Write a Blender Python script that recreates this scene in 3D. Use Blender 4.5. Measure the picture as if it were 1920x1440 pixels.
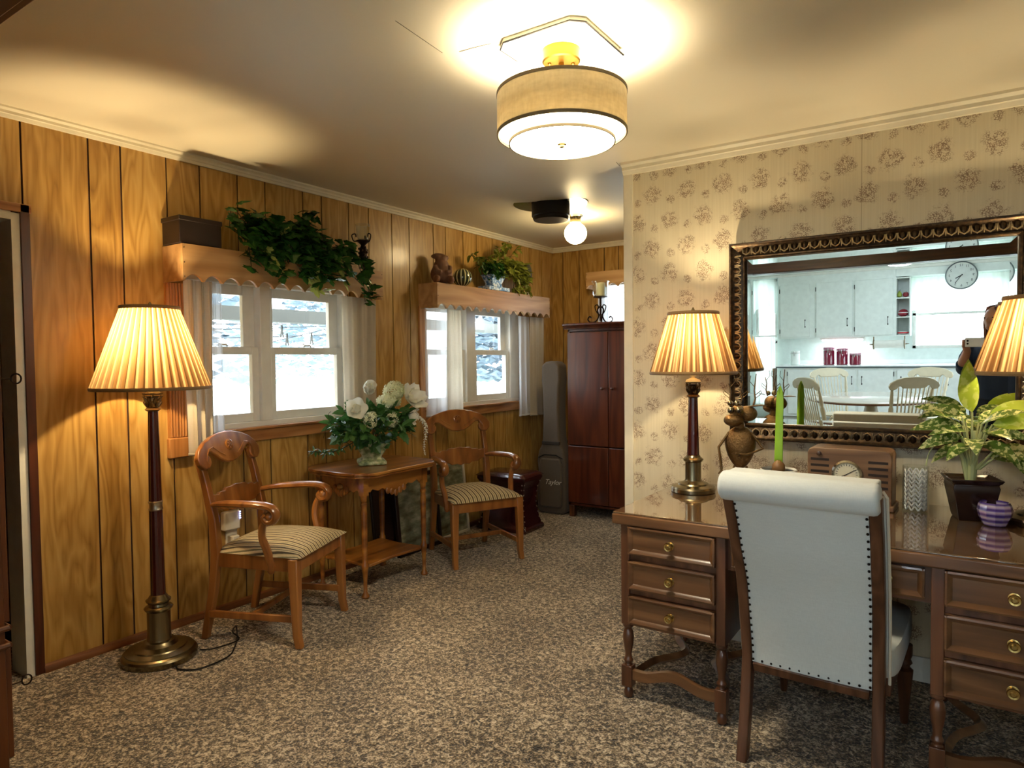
import bpy, math, random
from math import sin, cos, pi, radians as R
from mathutils import Vector as V, Matrix as Mx, noise as mnoise
random.seed(7)
for _o in list(bpy.data.objects): bpy.data.objects.remove(_o)
SC = bpy.context.scene
COL = SC.collection

# ------------------------------------------------------------------ camera
FPX = 1256.43; YAW = 0.59433; PITCH = 0.034267; ROLL = 0.010352; CZ = 1.37
def _cam():
    f = V((-sin(YAW)*cos(PITCH), cos(YAW)*cos(PITCH), -sin(PITCH)))
    r = V((cos(YAW), sin(YAW), 0)); d = f.cross(r)
    c, s = cos(ROLL), sin(ROLL)
    r2 = c*r + s*d; d2 = -s*r + c*d
    cd = bpy.data.cameras.new('camera'); co = bpy.data.objects.new('camera', cd); COL.objects.link(co)
    m = Mx.Identity(4)
    for i in range(3):
        m[i][0] = r2[i]; m[i][1] = -d2[i]; m[i][2] = -f[i]
    m.translation = V((0, 0, CZ)); co.matrix_world = m
    cd.sensor_fit = 'HORIZONTAL'; cd.sensor_width = 36; cd.lens = FPX/1920*36
    cd.clip_start = 0.004; cd.clip_end = 200
    SC.camera = co
_cam()

# ------------------------------------------------------------------ world, daylight, exposure
SC.view_settings.view_transform = 'Standard'
try: SC.view_settings.look = 'None'
except Exception: pass
SC.view_settings.gamma = 1; SC.view_settings.use_curve_mapping = False
SC.view_settings.exposure = 0.75
W = bpy.data.worlds.new('overcast_sky'); SC.world = W; W.use_nodes = True
_bg = W.node_tree.nodes['Background']; _bg.inputs[0].default_value = (0.80, 0.90, 1.0, 1); _bg.inputs[1].default_value = 6.5
SC.cycles.max_bounces = 10; SC.cycles.diffuse_bounces = 5; SC.cycles.glossy_bounces = 6
SC.cycles.transmission_bounces = 8; SC.cycles.transparent_max_bounces = 12
SC.cycles.use_denoising = True; SC.cycles.sample_clamp_indirect = 6.0
SC.cycles.caustics_reflective = False; SC.cycles.caustics_refractive = False
def light(name, kind, loc, power, color, **k):
    l = bpy.data.lights.new(name, kind); l.energy = power; l.color = color
    o = bpy.data.objects.new(name, l); COL.objects.link(o); o.location = loc
    rot = k.pop('rot', None)
    par = k.pop('parent', None)
    for a, b in k.items(): setattr(l, a, b)
    if rot: o.rotation_euler = rot
    if par: o.parent = par
    return o
def portal(name, loc, rot, sx, sy):
    o = light(name, 'AREA', loc, 1, (1, 1, 1), shape='RECTANGLE', size=sx, size_y=sy, rot=rot)
    o.data.cycles.is_portal = True
    return o
portal('window_daylight', (-3.56, 2.49, 1.43), (0, -pi/2, 0), 0.9, 1.25)
portal('window_daylight', (-3.56, 4.5, 1.43), (0, -pi/2, 0), 0.9, 1.4)
portal('window_daylight', (-0.09, -6.05, 1.7), (-pi/2, 0, pi), 1.3, 1.25)
portal('window_daylight', (-2.9, -6.05, 1.3), (-pi/2, 0, pi), 0.4, 2.2)
portal('window_daylight', (1.75, -2.6, 1.45), (0, pi/2, 0), 1.3, 2.2)  # portal of the unseen window added on the right kitchen wall
portal('window_daylight', (-3.36, -2.9, 1.45), (0, -pi/2, 0), 1.3, 1.6)

# ------------------------------------------------------------------ materials
def lin(h):
    h = h.lstrip('#'); o = []
    for i in (0, 2, 4):
        c = int(h[i:i+2], 16)/255
        o.append(c/12.92 if c <= 0.04045 else ((c+0.055)/1.055)**2.4)
    return tuple(o)+(1,)
class NT:
    def __init__(s, name):
        s.m = bpy.data.materials.new(name); s.m.use_nodes = True; s.t = s.m.node_tree
        s.b = s.t.nodes['Principled BSDF']; s.out = s.t.nodes['Material Output']
    def n(s, kind, *ins, o=0, **props):
        nd = s.t.nodes.new('ShaderNode'+kind)
        kw = {}
        for k, v in props.items():
            if hasattr(nd, k): setattr(nd, k, v)
            else: kw[k.replace('_', ' ')] = v
        for i, v in enumerate(ins):
            if v is not None: s.put(nd.inputs[i], v)
        for k, v in kw.items(): s.put(nd.inputs[k], v)
        return nd.outputs[o]
    def put(s, sock, v):
        if isinstance(v, bpy.types.NodeSocket): s.t.links.new(v, sock)
        else: sock.default_value = v
    def math(s, op, a, b=None, c=None, clamp=False):
        nd = s.t.nodes.new('ShaderNodeMath'); nd.operation = op; nd.use_clamp = clamp
        for i, v in enumerate((a, b, c)):
            if v is not None: s.put(nd.inputs[i], v)
        return nd.outputs[0]
    def coord(s, scale=(1, 1, 1), loc=(0, 0, 0)):
        tc = s.t.nodes.new('ShaderNodeTexCoord').outputs['Object']
        mp = s.t.nodes.new('ShaderNodeMapping'); s.t.links.new(tc, mp.inputs[0])
        s.put(mp.inputs['Scale'], scale); s.put(mp.inputs['Location'], loc)
        return mp.outputs[0]
    def ramp(s, fac, stops, interp='LINEAR'):
        nd = s.t.nodes.new('ShaderNodeValToRGB'); s.put(nd.inputs[0], fac)
        nd.color_ramp.interpolation = interp
        e = nd.color_ramp.elements
        while len(e) < len(stops): e.new(0.5)
        for el, (p, c) in zip(e, stops):
            el.position = p; el.color = lin(c) if isinstance(c, str) else c
        return nd.outputs[0]
    def mix(s, fac, a, b, mode='MIX'):
        nd = s.t.nodes.new('ShaderNodeMix'); nd.data_type = 'RGBA'; nd.blend_type = mode
        s.put(nd.inputs[0], fac); s.put(nd.inputs[6], a); s.put(nd.inputs[7], b)
        return nd.outputs[2]
    def noise(s, vec, scale=5, detail=2, rough=.5, dist=0):
        nd = s.t.nodes.new('ShaderNodeTexNoise'); s.put(nd.inputs['Vector'], vec)
        s.put(nd.inputs['Scale'], scale); s.put(nd.inputs['Detail'], detail)
        s.put(nd.inputs['Roughness'], rough); s.put(nd.inputs['Distortion'], dist)
        return nd.outputs[0]
    def bump(s, h, strength=.3, dist=.01):
        nd = s.t.nodes.new('ShaderNodeBump'); s.put(nd.inputs['Height'], h)
        s.put(nd.inputs['Strength'], strength); s.put(nd.inputs['Distance'], dist)
        s.t.links.new(nd.outputs[0], s.b.inputs['Normal'])
    def set(s, **k):
        for a, v in k.items(): s.put(s.b.inputs[a.replace('_', ' ')], v)
        return s
MC = {}
def plain(name, col, rough=.5, metal=0, var=.06, **k):
    """solid coloured procedural material with a little noise variation"""
    if name in MC: return MC[name]
    t = NT(name); c = lin(col) if isinstance(col, str) else col
    nz = t.noise(t.coord(), 14, 3)
    dk = tuple(x*(1-2*var) for x in c[:3])+(1,); lt = tuple(min(1, x*(1+2*var)) for x in c[:3])+(1,)
    t.set(Base_Color=t.mix(nz, dk, lt), Roughness=rough, Metallic=metal, **k)
    MC[name] = t.m; return t.m
def wood(name, stops, axis=2, rough=.4, rings=10, fine=.35, scale=1.0, coat=0, attr=False, spec=.5, wr=.36, wb=.42, st=(3.2, .35)):
    """grain stretched along the given axis"""
    t = NT(name)
    s1 = [st[0]*scale]*3; s1[axis] = st[1]*scale
    v = t.coord(tuple(s1))
    if attr:
        at = t.n('Attribute', attribute_name='rnd', o=2)
        off = t.n('CombineXYZ', t.math('MULTIPLY', at, 37.), t.math('MULTIPLY', at, 91.), t.math('MULTIPLY', at, 53.))
        v = t.n('VectorMath', v, off, operation='ADD')
    a = t.noise(v, 1.6, 2.5, .5, .25)
    r = t.math('FRACT', t.math('MULTIPLY', a, float(rings)))
    r = t.math('ABSOLUTE', t.math('SUBTRACT', r, .5))
    r = t.math('MULTIPLY', r, 2.0)
    s2 = [75*scale]*3; s2[axis] = 2.4*scale
    v2 = t.coord(tuple(s2))
    if attr: v2 = t.n('VectorMath', v2, off, operation='ADD')
    g = t.noise(v2, 1, 3, .6)
    s3 = [9*scale]*3; s3[axis] = 1.3*scale
    v3 = t.coord(tuple(s3))
    if attr: v3 = t.n('VectorMath', v3, off, operation='ADD')
    b = t.noise(v3, 1, 2)
    f = t.math('ADD', t.math('MULTIPLY', r, wr), t.math('MULTIPLY', g, fine))
    f = t.math('ADD', f, t.math('ADD', t.math('MULTIPLY', b, wb), (.78-wr-wb)/2))
    if attr: f = t.math('ADD', f, t.math('MULTIPLY', t.math('SUBTRACT', at, .5), .16))
    c = t.ramp(f, [(p, q) for p, q in stops])
    t.set(Base_Color=c, Roughness=rough, Coat_Weight=coat, Coat_Roughness=.12, Specular_IOR_Level=spec)
    t.bump(t.math('ADD', r, g), .12, .002)
    MC[name] = t.m; return t.m

PANEL = wood('oak_panelling', [(.2, '#6a461c'), (.38, '#9a7234'), (.56, '#b18a48'), (.8, '#c5a262')], 2, .38, 9, .30, 1.0, .15, True, .5, .24, .30, (4.6, .8))
OAKTRIM = wood('oak_trim', [(.2, '#6a4020'), (.5, '#95653a'), (.85, '#b08050')], 1, .4)
OAKTRIMZ = wood('oak_trim_upright', [(.2, '#7a4a1e'), (.5, '#a8703a'), (.85, '#c08a50')], 2, .4)
DARKTRIM = wood('dark_casing', [(.2, '#30140a'), (.6, '#4b2210'), (.9, '#5d2f18')], 2, .35)
DARKTRIMX = wood('dark_header', [(.2, '#2c140b'), (.6, '#42200f'), (.9, '#553018')], 0, .35)
DARKTRIMB = wood('brown_quarter_round', [(.2, '#3e2210'), (.6, '#6b3f20'), (.9, '#845532')], 1, .35)
PINE = wood('valance_pine', [(.15, '#8a6238'), (.5, '#b58c5a'), (.85, '#cba474')], 1, .5, 6, .25)
CHAIRWOOD = wood('honey_maple', [(.15, '#5a300f'), (.5, '#8a5424'), (.85, '#a97036')], 2, .28, 5, .25, 1, .4)
TABLEWOOD = wood('cherry_table', [(.15, '#4e260a'), (.5, '#86501c'), (.85, '#b47a34')], 1, .34, 6, .25, 1, .5)
DESKWOOD = wood('walnut_desk', [(.15, '#3a2413'), (.5, '#664429'), (.85, '#86603e')], 0, .3, 7, .3, 1, .4)
DESKWOODZ = wood('walnut_desk_upright', [(.15, '#331c10'), (.5, '#5c3722'), (.85, '#7a4e32')], 2, .3, 7, .3, 1, .4)
WARDROBE = wood('red_cherry', [(.15, '#2a1006'), (.5, '#4c200f'), (.85, '#643018')], 2, .3, 7, .3, 1, .4)
CABWOOD = wood('dark_cabinet_wood', [(.15, '#2a1409'), (.5, '#4d2812'), (.85, '#6d3f20')], 2, .35)
POSTWOOD = wood('chair_post_wood', [(.15, '#2b160b'), (.5, '#4c2c18'), (.85, '#6a4630')], 2, .35)
RADIOWOOD = wood('radio_walnut', [(.15, '#45301c'), (.5, '#6e5036'), (.85, '#8a6a4a')], 0, .4)
MAHOG = plain('mahogany_column', '#3a0d08', .25, 0, .2, Coat_Weight=.5)
BRASS = plain('antique_brass', '#857a60', .27, 1, .15)
DBRASS = plain('dark_bronze', '#6b5334', .38, 1, .25)
GOLD = plain('brushed_gold', '#7e5f26', .34, 1, .08)
BLACK = plain('black_metal', '#0d0b0b', .45, .3)
IRON = plain('dark_iron', '#2a1d17', .35, .8)
WHITE = plain('white_vinyl', '#dcdcd6', .35)
WHITEPAINT = plain('white_paint', '#e2e2da', .5)
CREAM = plain('cream_moulding', '#ddd6c0', .5)
KWHITE = plain('kitchen_white', '#e3eae6', .45)
CHAIRCREAM = plain('cream_chair_paint', '#cfc5a8', .4)
LAMPCREAM = plain('cream_socket', '#e8dcb0', .5)

def glass_mat(name='window_glass', col=(1, 1, 1, 1), rough=0, mixf=.9):
    t = NT(name)
    tr = t.n('BsdfTransparent', col); gl = t.n('BsdfGlossy', (1, 1, 1, 1), rough)
    lw = t.n('LayerWeight', .25, o=1)
    ms = t.n('MixShader', t.math('MULTIPLY', lw, 1-mixf+.25), tr, gl)
    t.t.links.new(ms, t.out.inputs[0]); MC[name] = t.m; return t.m
GLASS = glass_mat()
THICKGLASS = glass_mat('clear_glass', (.93, .95, .94, 1), .02, .6)
def emit(name, col, s):
    t = NT(name); t.set(Base_Color=lin(col), Emission_Color=lin(col), Emission_Strength=s, Roughness=.4); return t.m

def fabric(name, c1, c2, rough=.9, transl=0.0, weave=420, transp=0.0):
    t = NT(name)
    a = t.noise(t.coord((weave, weave, 30)), 1, 2); b = t.noise(t.coord((30, 30, weave)), 1, 2)
    f = t.math('MULTIPLY', t.math('ADD', a, b), .5)
    c = t.mix(f, lin(c1), lin(c2)); t.set(Base_Color=c, Roughness=rough, Sheen_Weight=.2)
    t.bump(f, .15, .001)
    sh = t.b.outputs[0]
    if transl:
        tl = t.n('BsdfTranslucent', c); sh = t.n('MixShader', transl, sh, tl)
    if transp:
        tp = t.n('BsdfTransparent', (1, 1, 1, 1)); sh = t.n('MixShader', transp, sh, tp)
    t.t.links.new(sh, t.out.inputs[0]); MC[name] = t.m; return t.m
CURTAIN = fabric('linen_curtain', '#b9ad98', '#d2c8b4', .95, .35)
SHEER = fabric('sheer_curtain', '#dfe4ea', '#f2f4f6', .95, .5, 420, .30)
VOILE = fabric('kitchen_valance_cloth', '#dfe8df', '#f4f8f4', .95, .45)
LINEN = fabric('grey_linen', '#b4bab6', '#d2d7d2', .9)
DRUMCLOTH = fabric('drum_linen', '#a89c7e', '#e2dac4', .9, .30, 90)
def pleat_mat(name='pleated_shade_cloth', n=40):
    t = NT(name)
    tc = t.t.nodes.new('ShaderNodeTexCoord').outputs['Object']
    sp = t.t.nodes.new('ShaderNodeSeparateXYZ'); t.t.links.new(tc, sp.inputs[0])
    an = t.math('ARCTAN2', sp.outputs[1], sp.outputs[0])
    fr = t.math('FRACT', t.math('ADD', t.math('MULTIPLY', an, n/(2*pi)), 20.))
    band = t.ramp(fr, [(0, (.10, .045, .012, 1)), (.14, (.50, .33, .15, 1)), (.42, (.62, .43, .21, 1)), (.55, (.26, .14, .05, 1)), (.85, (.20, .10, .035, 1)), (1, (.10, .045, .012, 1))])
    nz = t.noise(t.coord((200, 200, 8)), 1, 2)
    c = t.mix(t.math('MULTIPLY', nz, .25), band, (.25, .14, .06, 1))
    t.set(Base_Color=c, Roughness=.8)
    tl = t.n('BsdfTranslucent', c)
    sh = t.n('MixShader', .47, t.b.outputs[0], tl)
    t.t.links.new(sh, t.out.inputs[0]); return t.m
PLEAT = pleat_mat()
SHADETRIM = fabric('shade_trim_braid', '#5a4222', '#8a6c3e', .8)

def striped_seat():
    t = NT('striped_seat_cloth')
    sp = t.t.nodes.new('ShaderNodeSeparateXYZ'); t.t.links.new(t.coord(), sp.inputs[0])
    x = t.math('ADD', sp.outputs[1], t.math('MULTIPLY', t.noise(t.coord(), 30, 2), .003))
    f = t.math('FRACT', t.math('MULTIPLY', x, 34.))
    c = t.ramp(f, [(0, '#3a2f20'), (.20, '#463a28'), (.27, '#c9b48a'), (.45, '#dccba4'), (.50, '#6f6a4c'), (.62, '#7a7454'), (.68, '#d6c398'), (.93, '#c2ac80'), (1, '#3a2f20')])
    nz = t.noise(t.coord((300, 300, 300)), 1, 1)
    t.set(Base_Color=t.mix(t.math('MULTIPLY', nz, .35), c, lin('#4a3c28')), Roughness=.9)
    t.bump(t.math('ADD', f, nz), .3, .003)
    return t.m
SEATCLOTH = striped_seat()

def carpet():
    t = NT('mottled_carpet')
    a = t.noise(t.coord(), 48, 3, .7, .8); b = t.noise(t.coord(), 130, 2, .6); c = t.noise(t.coord(), 3, 2)
    f = t.math('ADD', t.math('MULTIPLY', a, .62), t.math('MULTIPLY', b, .38))
    f = t.math('ADD', f, t.math('MULTIPLY', t.math('SUBTRACT', c, .5), .10))
    col = t.ramp(f, [(.38, '#1e1812'), (.455, '#51432f'), (.505, '#8a765a'), (.56, '#c8b596'), (.64, '#eee0c6')])
    t.set(Base_Color=col, Roughness=.97, Sheen_Weight=.3, Specular_IOR_Level=.1)
    t.bump(f, 1.0, .03); return t.m
CARPET = carpet()

def ceiling_mat():
    t = NT('painted_ceiling')
    a = t.noise(t.coord(), 60, 4, .6); b = t.noise(t.coord(), 1.2, 2)
    t.set(Base_Color=t.mix(b, lin('#dbd3bc'), lin('#e5ddc8')), Roughness=.5, Specular_IOR_Level=.3); t.bump(a, .08, .002); return t.m
CEIL = ceiling_mat()

def wallpaper():
    t = NT('floral_wallpaper')
    sp = t.t.nodes.new('ShaderNodeSeparateXYZ'); t.t.links.new(t.coord(), sp.inputs[0])
    X, Z = sp.outputs[0], sp.outputs[2]
    wob = t.noise(t.coord((1, 1, 1)), 22, 3, .6)
    def clusters(px, pz, ox, oz, rx, rz, dens, seed):
        row = t.math('FLOOR', t.math('DIVIDE', t.math('ADD', Z, oz), pz))
        odd = t.math('MULTIPLY', t.math('MODULO', t.math('ADD', row, 40.), 2.), .5*px)
        u = t.math('ADD', t.math('ADD', X, ox+10*px), odd)
        fu = t.math('MULTIPLY', t.math('SUBTRACT', t.math('FRACT', t.math('DIVIDE', u, px)), .5), px/rx)
        fv = t.math('MULTIPLY', t.math('SUBTRACT', t.math('FRACT', t.math('DIVIDE', t.math('ADD', Z, oz), pz)), .5), pz/rz)
        d = t.math('SQRT', t.math('ADD', t.math('MULTIPLY', fu, fu), t.math('MULTIPLY', fv, fv)))
        d = t.math('ADD', d, t.math('MULTIPLY', t.math('SUBTRACT', wob, .5), 1.6))
        return t.math('SUBTRACT', 1.0, t.math('SMOOTH_MIN', d, 1.0, .2), clamp=True)
    big = clusters(.178, .134, 0, 0, .050, .052, 1, 0)
    sm = clusters(.178, .134, .080, 0.035, .024, .024, 1, 1)
    m = t.math('MAXIMUM', t.math('MULTIPLY', big, 3.0, clamp=True), t.math('MULTIPLY', sm, 3.0, clamp=True))
    vo = t.t.nodes.new('ShaderNodeTexVoronoi'); vo.feature = 'DISTANCE_TO_EDGE'; t.put(vo.inputs['Vector'], t.coord((1, 1, 1.15))); t.put(vo.inputs['Scale'], 115.)
    pet = t.math('MULTIPLY', t.math('LESS_THAN', vo.outputs[0], .11), t.math('GREATER_THAN', t.noise(t.coord((1, 1, 1), (5, 5, 5)), 60, 2), .46))
    nz = t.noise(t.coord(), 150, 2)
    ink = t.math('MULTIPLY', m, t.math('MAXIMUM', t.math('MULTIPLY', pet, .85), t.math('MULTIPLY', t.math('GREATER_THAN', nz, .60), .6)))
    streak = t.noise(t.coord((160, 1, 3)), 1, 2)
    base = t.mix(streak, lin('#c6bb9e'), lin('#d9cfb4'))
    seam = t.math('LESS_THAN', t.math('ABSOLUTE', t.math('SUBTRACT', X, -.378)), .0016)
    base = t.mix(t.math('MULTIPLY', seam, .5), base, lin('#7a6850'))
    petal = t.mix(t.math('MULTIPLY', m, .05), base, lin('#b98f78'))
    inkc = t.mix(wob, lin('#6b5c48'), lin('#8a6454'))
    t.set(Base_Color=t.mix(ink, petal, inkc), Roughness=.7); t.bump(streak, .15, .001)
    return t.m
WALLPAPER = wallpaper()

# ------------------------------------------------------------------ mesh helpers
class M:
    def __init__(s): s.v = []; s.f = []; s.r = []; s.cur = 0.0
    def add(s, vs, fs, mat=None):
        o = len(s.v)
        for p in vs: s.v.append(tuple(mat @ V(p)) if mat else tuple(p))
        for f in fs: s.f.append([i+o for i in f]); s.r.append(s.cur)
        return s
    def box(s, x0, x1, y0, y1, z0, z1, mat=None):
        vs = [(x, y, z) for x in (x0, x1) for y in (y0, y1) for z in (z0, z1)]
        return s.add(vs, [(0, 1, 3, 2), (4, 6, 7, 5), (0, 4, 5, 1), (2, 3, 7, 6), (0, 2, 6, 4), (1, 5, 7, 3)], mat)
    def prism(s, poly, axis, a, b, mat=None):
        """extrude 2D polygon. axis 0: (y,z) poly along x; 1: (x,z) along y; 2: (x,y) along z"""
        def P(p, h):
            return (h, p[0], p[1]) if axis == 0 else ((p[0], h, p[1]) if axis == 1 else (p[0], p[1], h))
        n = len(poly); vs = [P(p, a) for p in poly]+[P(p, b) for p in poly]
        fs = [list(range(n))[::-1], list(range(n, 2*n))]+[(i, (i+1) % n, n+(i+1) % n, n+i) for i in range(n)]
        return s.add(vs, fs, mat)
    def lathe(s, prof, c=(0, 0, 0), n=24, mat=None, capb=True, capt=True, rmod=None):
        vs = []; fs = []
        for r, z in prof:
            for i in range(n):
                a = 2*pi*i/n; q = r*(rmod(a, z) if rmod else 1)
                vs.append((c[0]+q*cos(a), c[1]+q*sin(a), c[2]+z))
        for j in range(len(prof)-1):
            for i in range(n):
                k = (i+1) % n; fs.append((j*n+i, j*n+k, (j+1)*n+k, (j+1)*n+i))
        if capb: fs.append(list(range(n))[::-1])
        if capt: fs.append([(len(prof)-1)*n+i for i in range(n)])
        return s.add(vs, fs, mat)
    def tube(s, pts, rad, n=8, closed=False, mat=None, sx=1, caps=True, up=None):
        pts = [V(p) for p in pts]; N = len(pts)
        if not isinstance(rad, (list, tuple)): rad = [rad]*N
        vs = []; fs = []; prev = None
        for i, p in enumerate(pts):
            if closed: d = (pts[(i+1) % N]-pts[i-1])
            else: d = pts[min(i+1, N-1)]-pts[max(i-1, 0)]
            d = d.normalized() if d.length > 1e-9 else V((0, 0, 1))
            if prev is None:
                ref = V(up) if up else (V((0, 0, 1)) if abs(d.z) < .9 else V((1, 0, 0)))
                u = (ref-d*ref.dot(d)).normalized()
            else: u = (prev-d*prev.dot(d)).normalized()
            prev = u; w = d.cross(u)
            for k in range(n):
                a = 2*pi*k/n; vs.append(p+rad[i]*(u*cos(a)+w*sin(a)*sx))
        m = N if closed else N-1
        for i in range(m):
            j = (i+1) % N
            for k in range(n):
                l = (k+1) % n; fs.append((i*n+k, i*n+l, j*n+l, j*n+k))
        if not closed and caps: fs += [list(range(n))[::-1], [(N-1)*n+k for k in range(n)]]
        return s.add(vs, fs, mat)
    def grid(s, fn, nu, nv, closeu=False, mat=None):
        vs = [fn(i/nu, j/nv) for j in range(nv+1) for i in range(nu+(0 if closeu else 1))]
        w = nu if closeu else nu+1; fs = []
        for j in range(nv):
            for i in range(nu):
                k = (i+1) % w; fs.append((j*w+i, j*w+k, (j+1)*w+k, (j+1)*w+i))
        return s.add(vs, fs, mat)
    def sph(s, c, r, n=16, m=10, mat=None, fn=None):
        if not isinstance(r, (tuple, list)): r = (r, r, r)
        def g(u, v):
            a = 2*pi*u; b = pi*(v-.5); q = V((cos(a)*cos(b)*r[0], sin(a)*cos(b)*r[1], sin(b)*r[2]))
            if fn: q = V(fn(q))
            return q+V(c)
        return s.grid(g, n, m, True, mat)
    def build(s, name, mat, parent=None, bevel=0, seg=2, ang=35, solid=0, kind=None, rnd=False, loc=None, flat=False):
        me = bpy.data.meshes.new(name); me.from_pydata([tuple(p) for p in s.v], [], s.f); me.update()
        if rnd:
            at = me.attributes.new('rnd', 'FLOAT', 'FACE')
            for i, x in enumerate(s.r): at.data[i].value = x
        me.materials.append(mat)
        if not flat:
            me.shade_smooth()
            try: me.set_sharp_from_angle(angle=R(ang))
            except Exception: pass
        o = bpy.data.objects.new(name, me); COL.objects.link(o)
        if parent: o.parent = parent
        if loc: o.location = loc
        if solid:
            q = o.modifiers.new('s', 'SOLIDIFY'); q.thickness = solid; q.offset = 0
        if bevel:
            q = o.modifiers.new('b', 'BEVEL'); q.width = bevel; q.segments = seg; q.limit_method = 'ANGLE'; q.angle_limit = R(40); q.harden_normals = False
        if kind: o['kind'] = kind
        return o
def tag(o, label, cat, group=None, kind=None):
    o['label'] = label; o['category'] = cat
    if group: o['group'] = group
    if kind: o['kind'] = kind
    return o
def thing(name, label, cat, loc=(0, 0, 0), rz=0, group=None, rot=None):
    o = bpy.data.objects.new(name, None); COL.objects.link(o); o.empty_display_size = .1
    o.location = loc; o.rotation_euler = rot if rot else (0, 0, rz)
    return tag(o, label, cat, group)
def copy_tree(o, parent=None):
    c = o.copy(); COL.objects.link(c); c.parent = parent
    for ch in list(o.children):
        if ch.type in ('MESH', 'EMPTY', 'LIGHT', 'CURVE', 'FONT'): copy_tree(ch, c)
    return c
def rot_to(d):
    return V(d).to_track_quat('Z', 'Y').to_matrix().to_4x4()
def T(x, y, z): return Mx.Translation((x, y, z))
def RX(a): return Mx.Rotation(a, 4, 'X')
def RY(a): return Mx.Rotation(a, 4, 'Y')
def RZ(a): return Mx.Rotation(a, 4, 'Z')
def spline(pts, n=8):
    pts = [V(p) for p in pts]; out = []
    for i in range(len(pts)-1):
        p0 = pts[max(i-1, 0)]; p1 = pts[i]; p2 = pts[i+1]; p3 = pts[min(i+2, len(pts)-1)]
        for k in range(n):
            t = k/n; t2 = t*t; t3 = t2*t
            out.append(.5*((2*p1)+(-p0+p2)*t+(2*p0-5*p1+4*p2-p3)*t2+(-p0+3*p1-3*p2+p3)*t3))
    out.append(pts[-1]); return out

# ================================================================== SETTING
XL = -3.40; YW = 3.274; YB = 5.765; YO = 0.5
def zc(x, y):
    s = min(1, max(0, (x+3.4)/1.9)); t = 1-min(1, max(0, (y-3.45)/.8)); return 2.475-.085*s*t
M().grid(lambda u, v: (-3.55+5.3*u, .36+5.55*v, zc(-3.55+5.3*u, .36+5.55*v)), 40, 48).build('ceiling', CEIL, kind='structure', flat=False, solid=0)
M().box(-3.6, 1.75, .3, 6.0, 2.6, 2.66).build('ceiling', CEIL, kind='structure')
M().box(-4.9, 1.75, .36, 6.0, -.08, 0).build('floor', CARPET, kind='structure')

GR = [0, .27, .415, .64, .82, 1.045]
def cuts(a, b, base, per=1.225):
    g = sorted(base+k*per+o for k in range(-5, 6) for o in GR)
    return [a]+[q for q in g if a+.03 < q < b-.03]+[b]
def panel_wall(name, axis, plane, thick, a, b, z1, base, holes, mat):
    """planks with V grooves; axis 0: wall in plane x=plane running along y, thick outwards"""
    m = M(); c = cuts(a, b, base); rr = random.Random(name); sgn = thick/abs(thick)
    def bx(h0, h1, d0, d1, q0, q1):
        if h1-h0 < 1e-4 or q1-q0 < 1e-4: return
        lo, hi = min(d0, d1), max(d0, d1)
        if axis == 0: m.box(lo, hi, h0, h1, q0, q1)
        else: m.box(h0, h1, lo, hi, q0, q1)
    for i in range(len(c)-1):
        m.cur = rr.random(); p0, p1 = c[i]+.0042, c[i+1]-.0042
        e = sorted(set([p0, p1]+[h for H in holes for h in H[:2] if p0 < h < p1]))
        for j in range(len(e)-1):
            mid = (e[j]+e[j+1])/2; zs = [(0, z1)]
            for H in holes:
                if H[0] < mid < H[1]: zs = [(0, H[2]), (H[3], z1)]
            for q0, q1 in zs: bx(e[j], e[j+1], plane, plane+sgn*.006, q0, q1)
    o = m.build(name, mat, rnd=True, kind='structure')
    m2 = M()
    m_, m = m, m2
    e = sorted(set([a, b]+[h for H in holes for h in H[:2]]))
    for j in range(len(e)-1):
        mid = (e[j]+e[j+1])/2; zs = [(0, z1)]
        for H in holes:
            if H[0] < mid < H[1]: zs = [(0, H[2]), (H[3], z1)]
        for q0, q1 in zs:
            if q1-q0 < 1e-4: continue
            lo, hi = min(plane+sgn*.006, plane+thick), max(plane+sgn*.006, plane+thick)
            if axis == 0: m2.box(lo, hi, e[j], e[j+1], q0, q1)
            else: m2.box(e[j], e[j+1], lo, hi, q0, q1)
    bk = m2.build('wall_core', plain('groove_dark', '#2a0d06', .8), o)
    return o
H1 = (1.97, 3.10, 1.0, 1.86); H2 = (3.86, 5.16, 1.0, 1.86); HD = (.5, 1.232, 0, 2.035)
panel_wall('wall_left', 0, XL, -.14, .5, YB, 2.56, 1.248, [HD, H1, H2], PANEL)
panel_wall('wall_back', 1, YB, .14, XL-.14, .3, 2.56, -3.10, [(-2.86, -2.2, 1.25, 2.12)], PANEL)
# wallpapered partition
M().box(-1.478, 1.6, YW, YW+.115, 0, 2.56).build('wall_right', WALLPAPER, kind='structure')
M().box(-1.490, -1.440, YW-.012, YW+.127, 0, 2.385).build('trim_1', CREAM, kind='structure', bevel=.003)
M().box(1.6, 1.7, .36, YB, 0, 2.56).build('wall_side', WALLPAPER, kind='structure')
M().box(.18, .3, YW+.115, YB, 0, 2.56).build('wall_far', plain('wall_paint', '#cfc6ae', .6), kind='structure')
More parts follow.
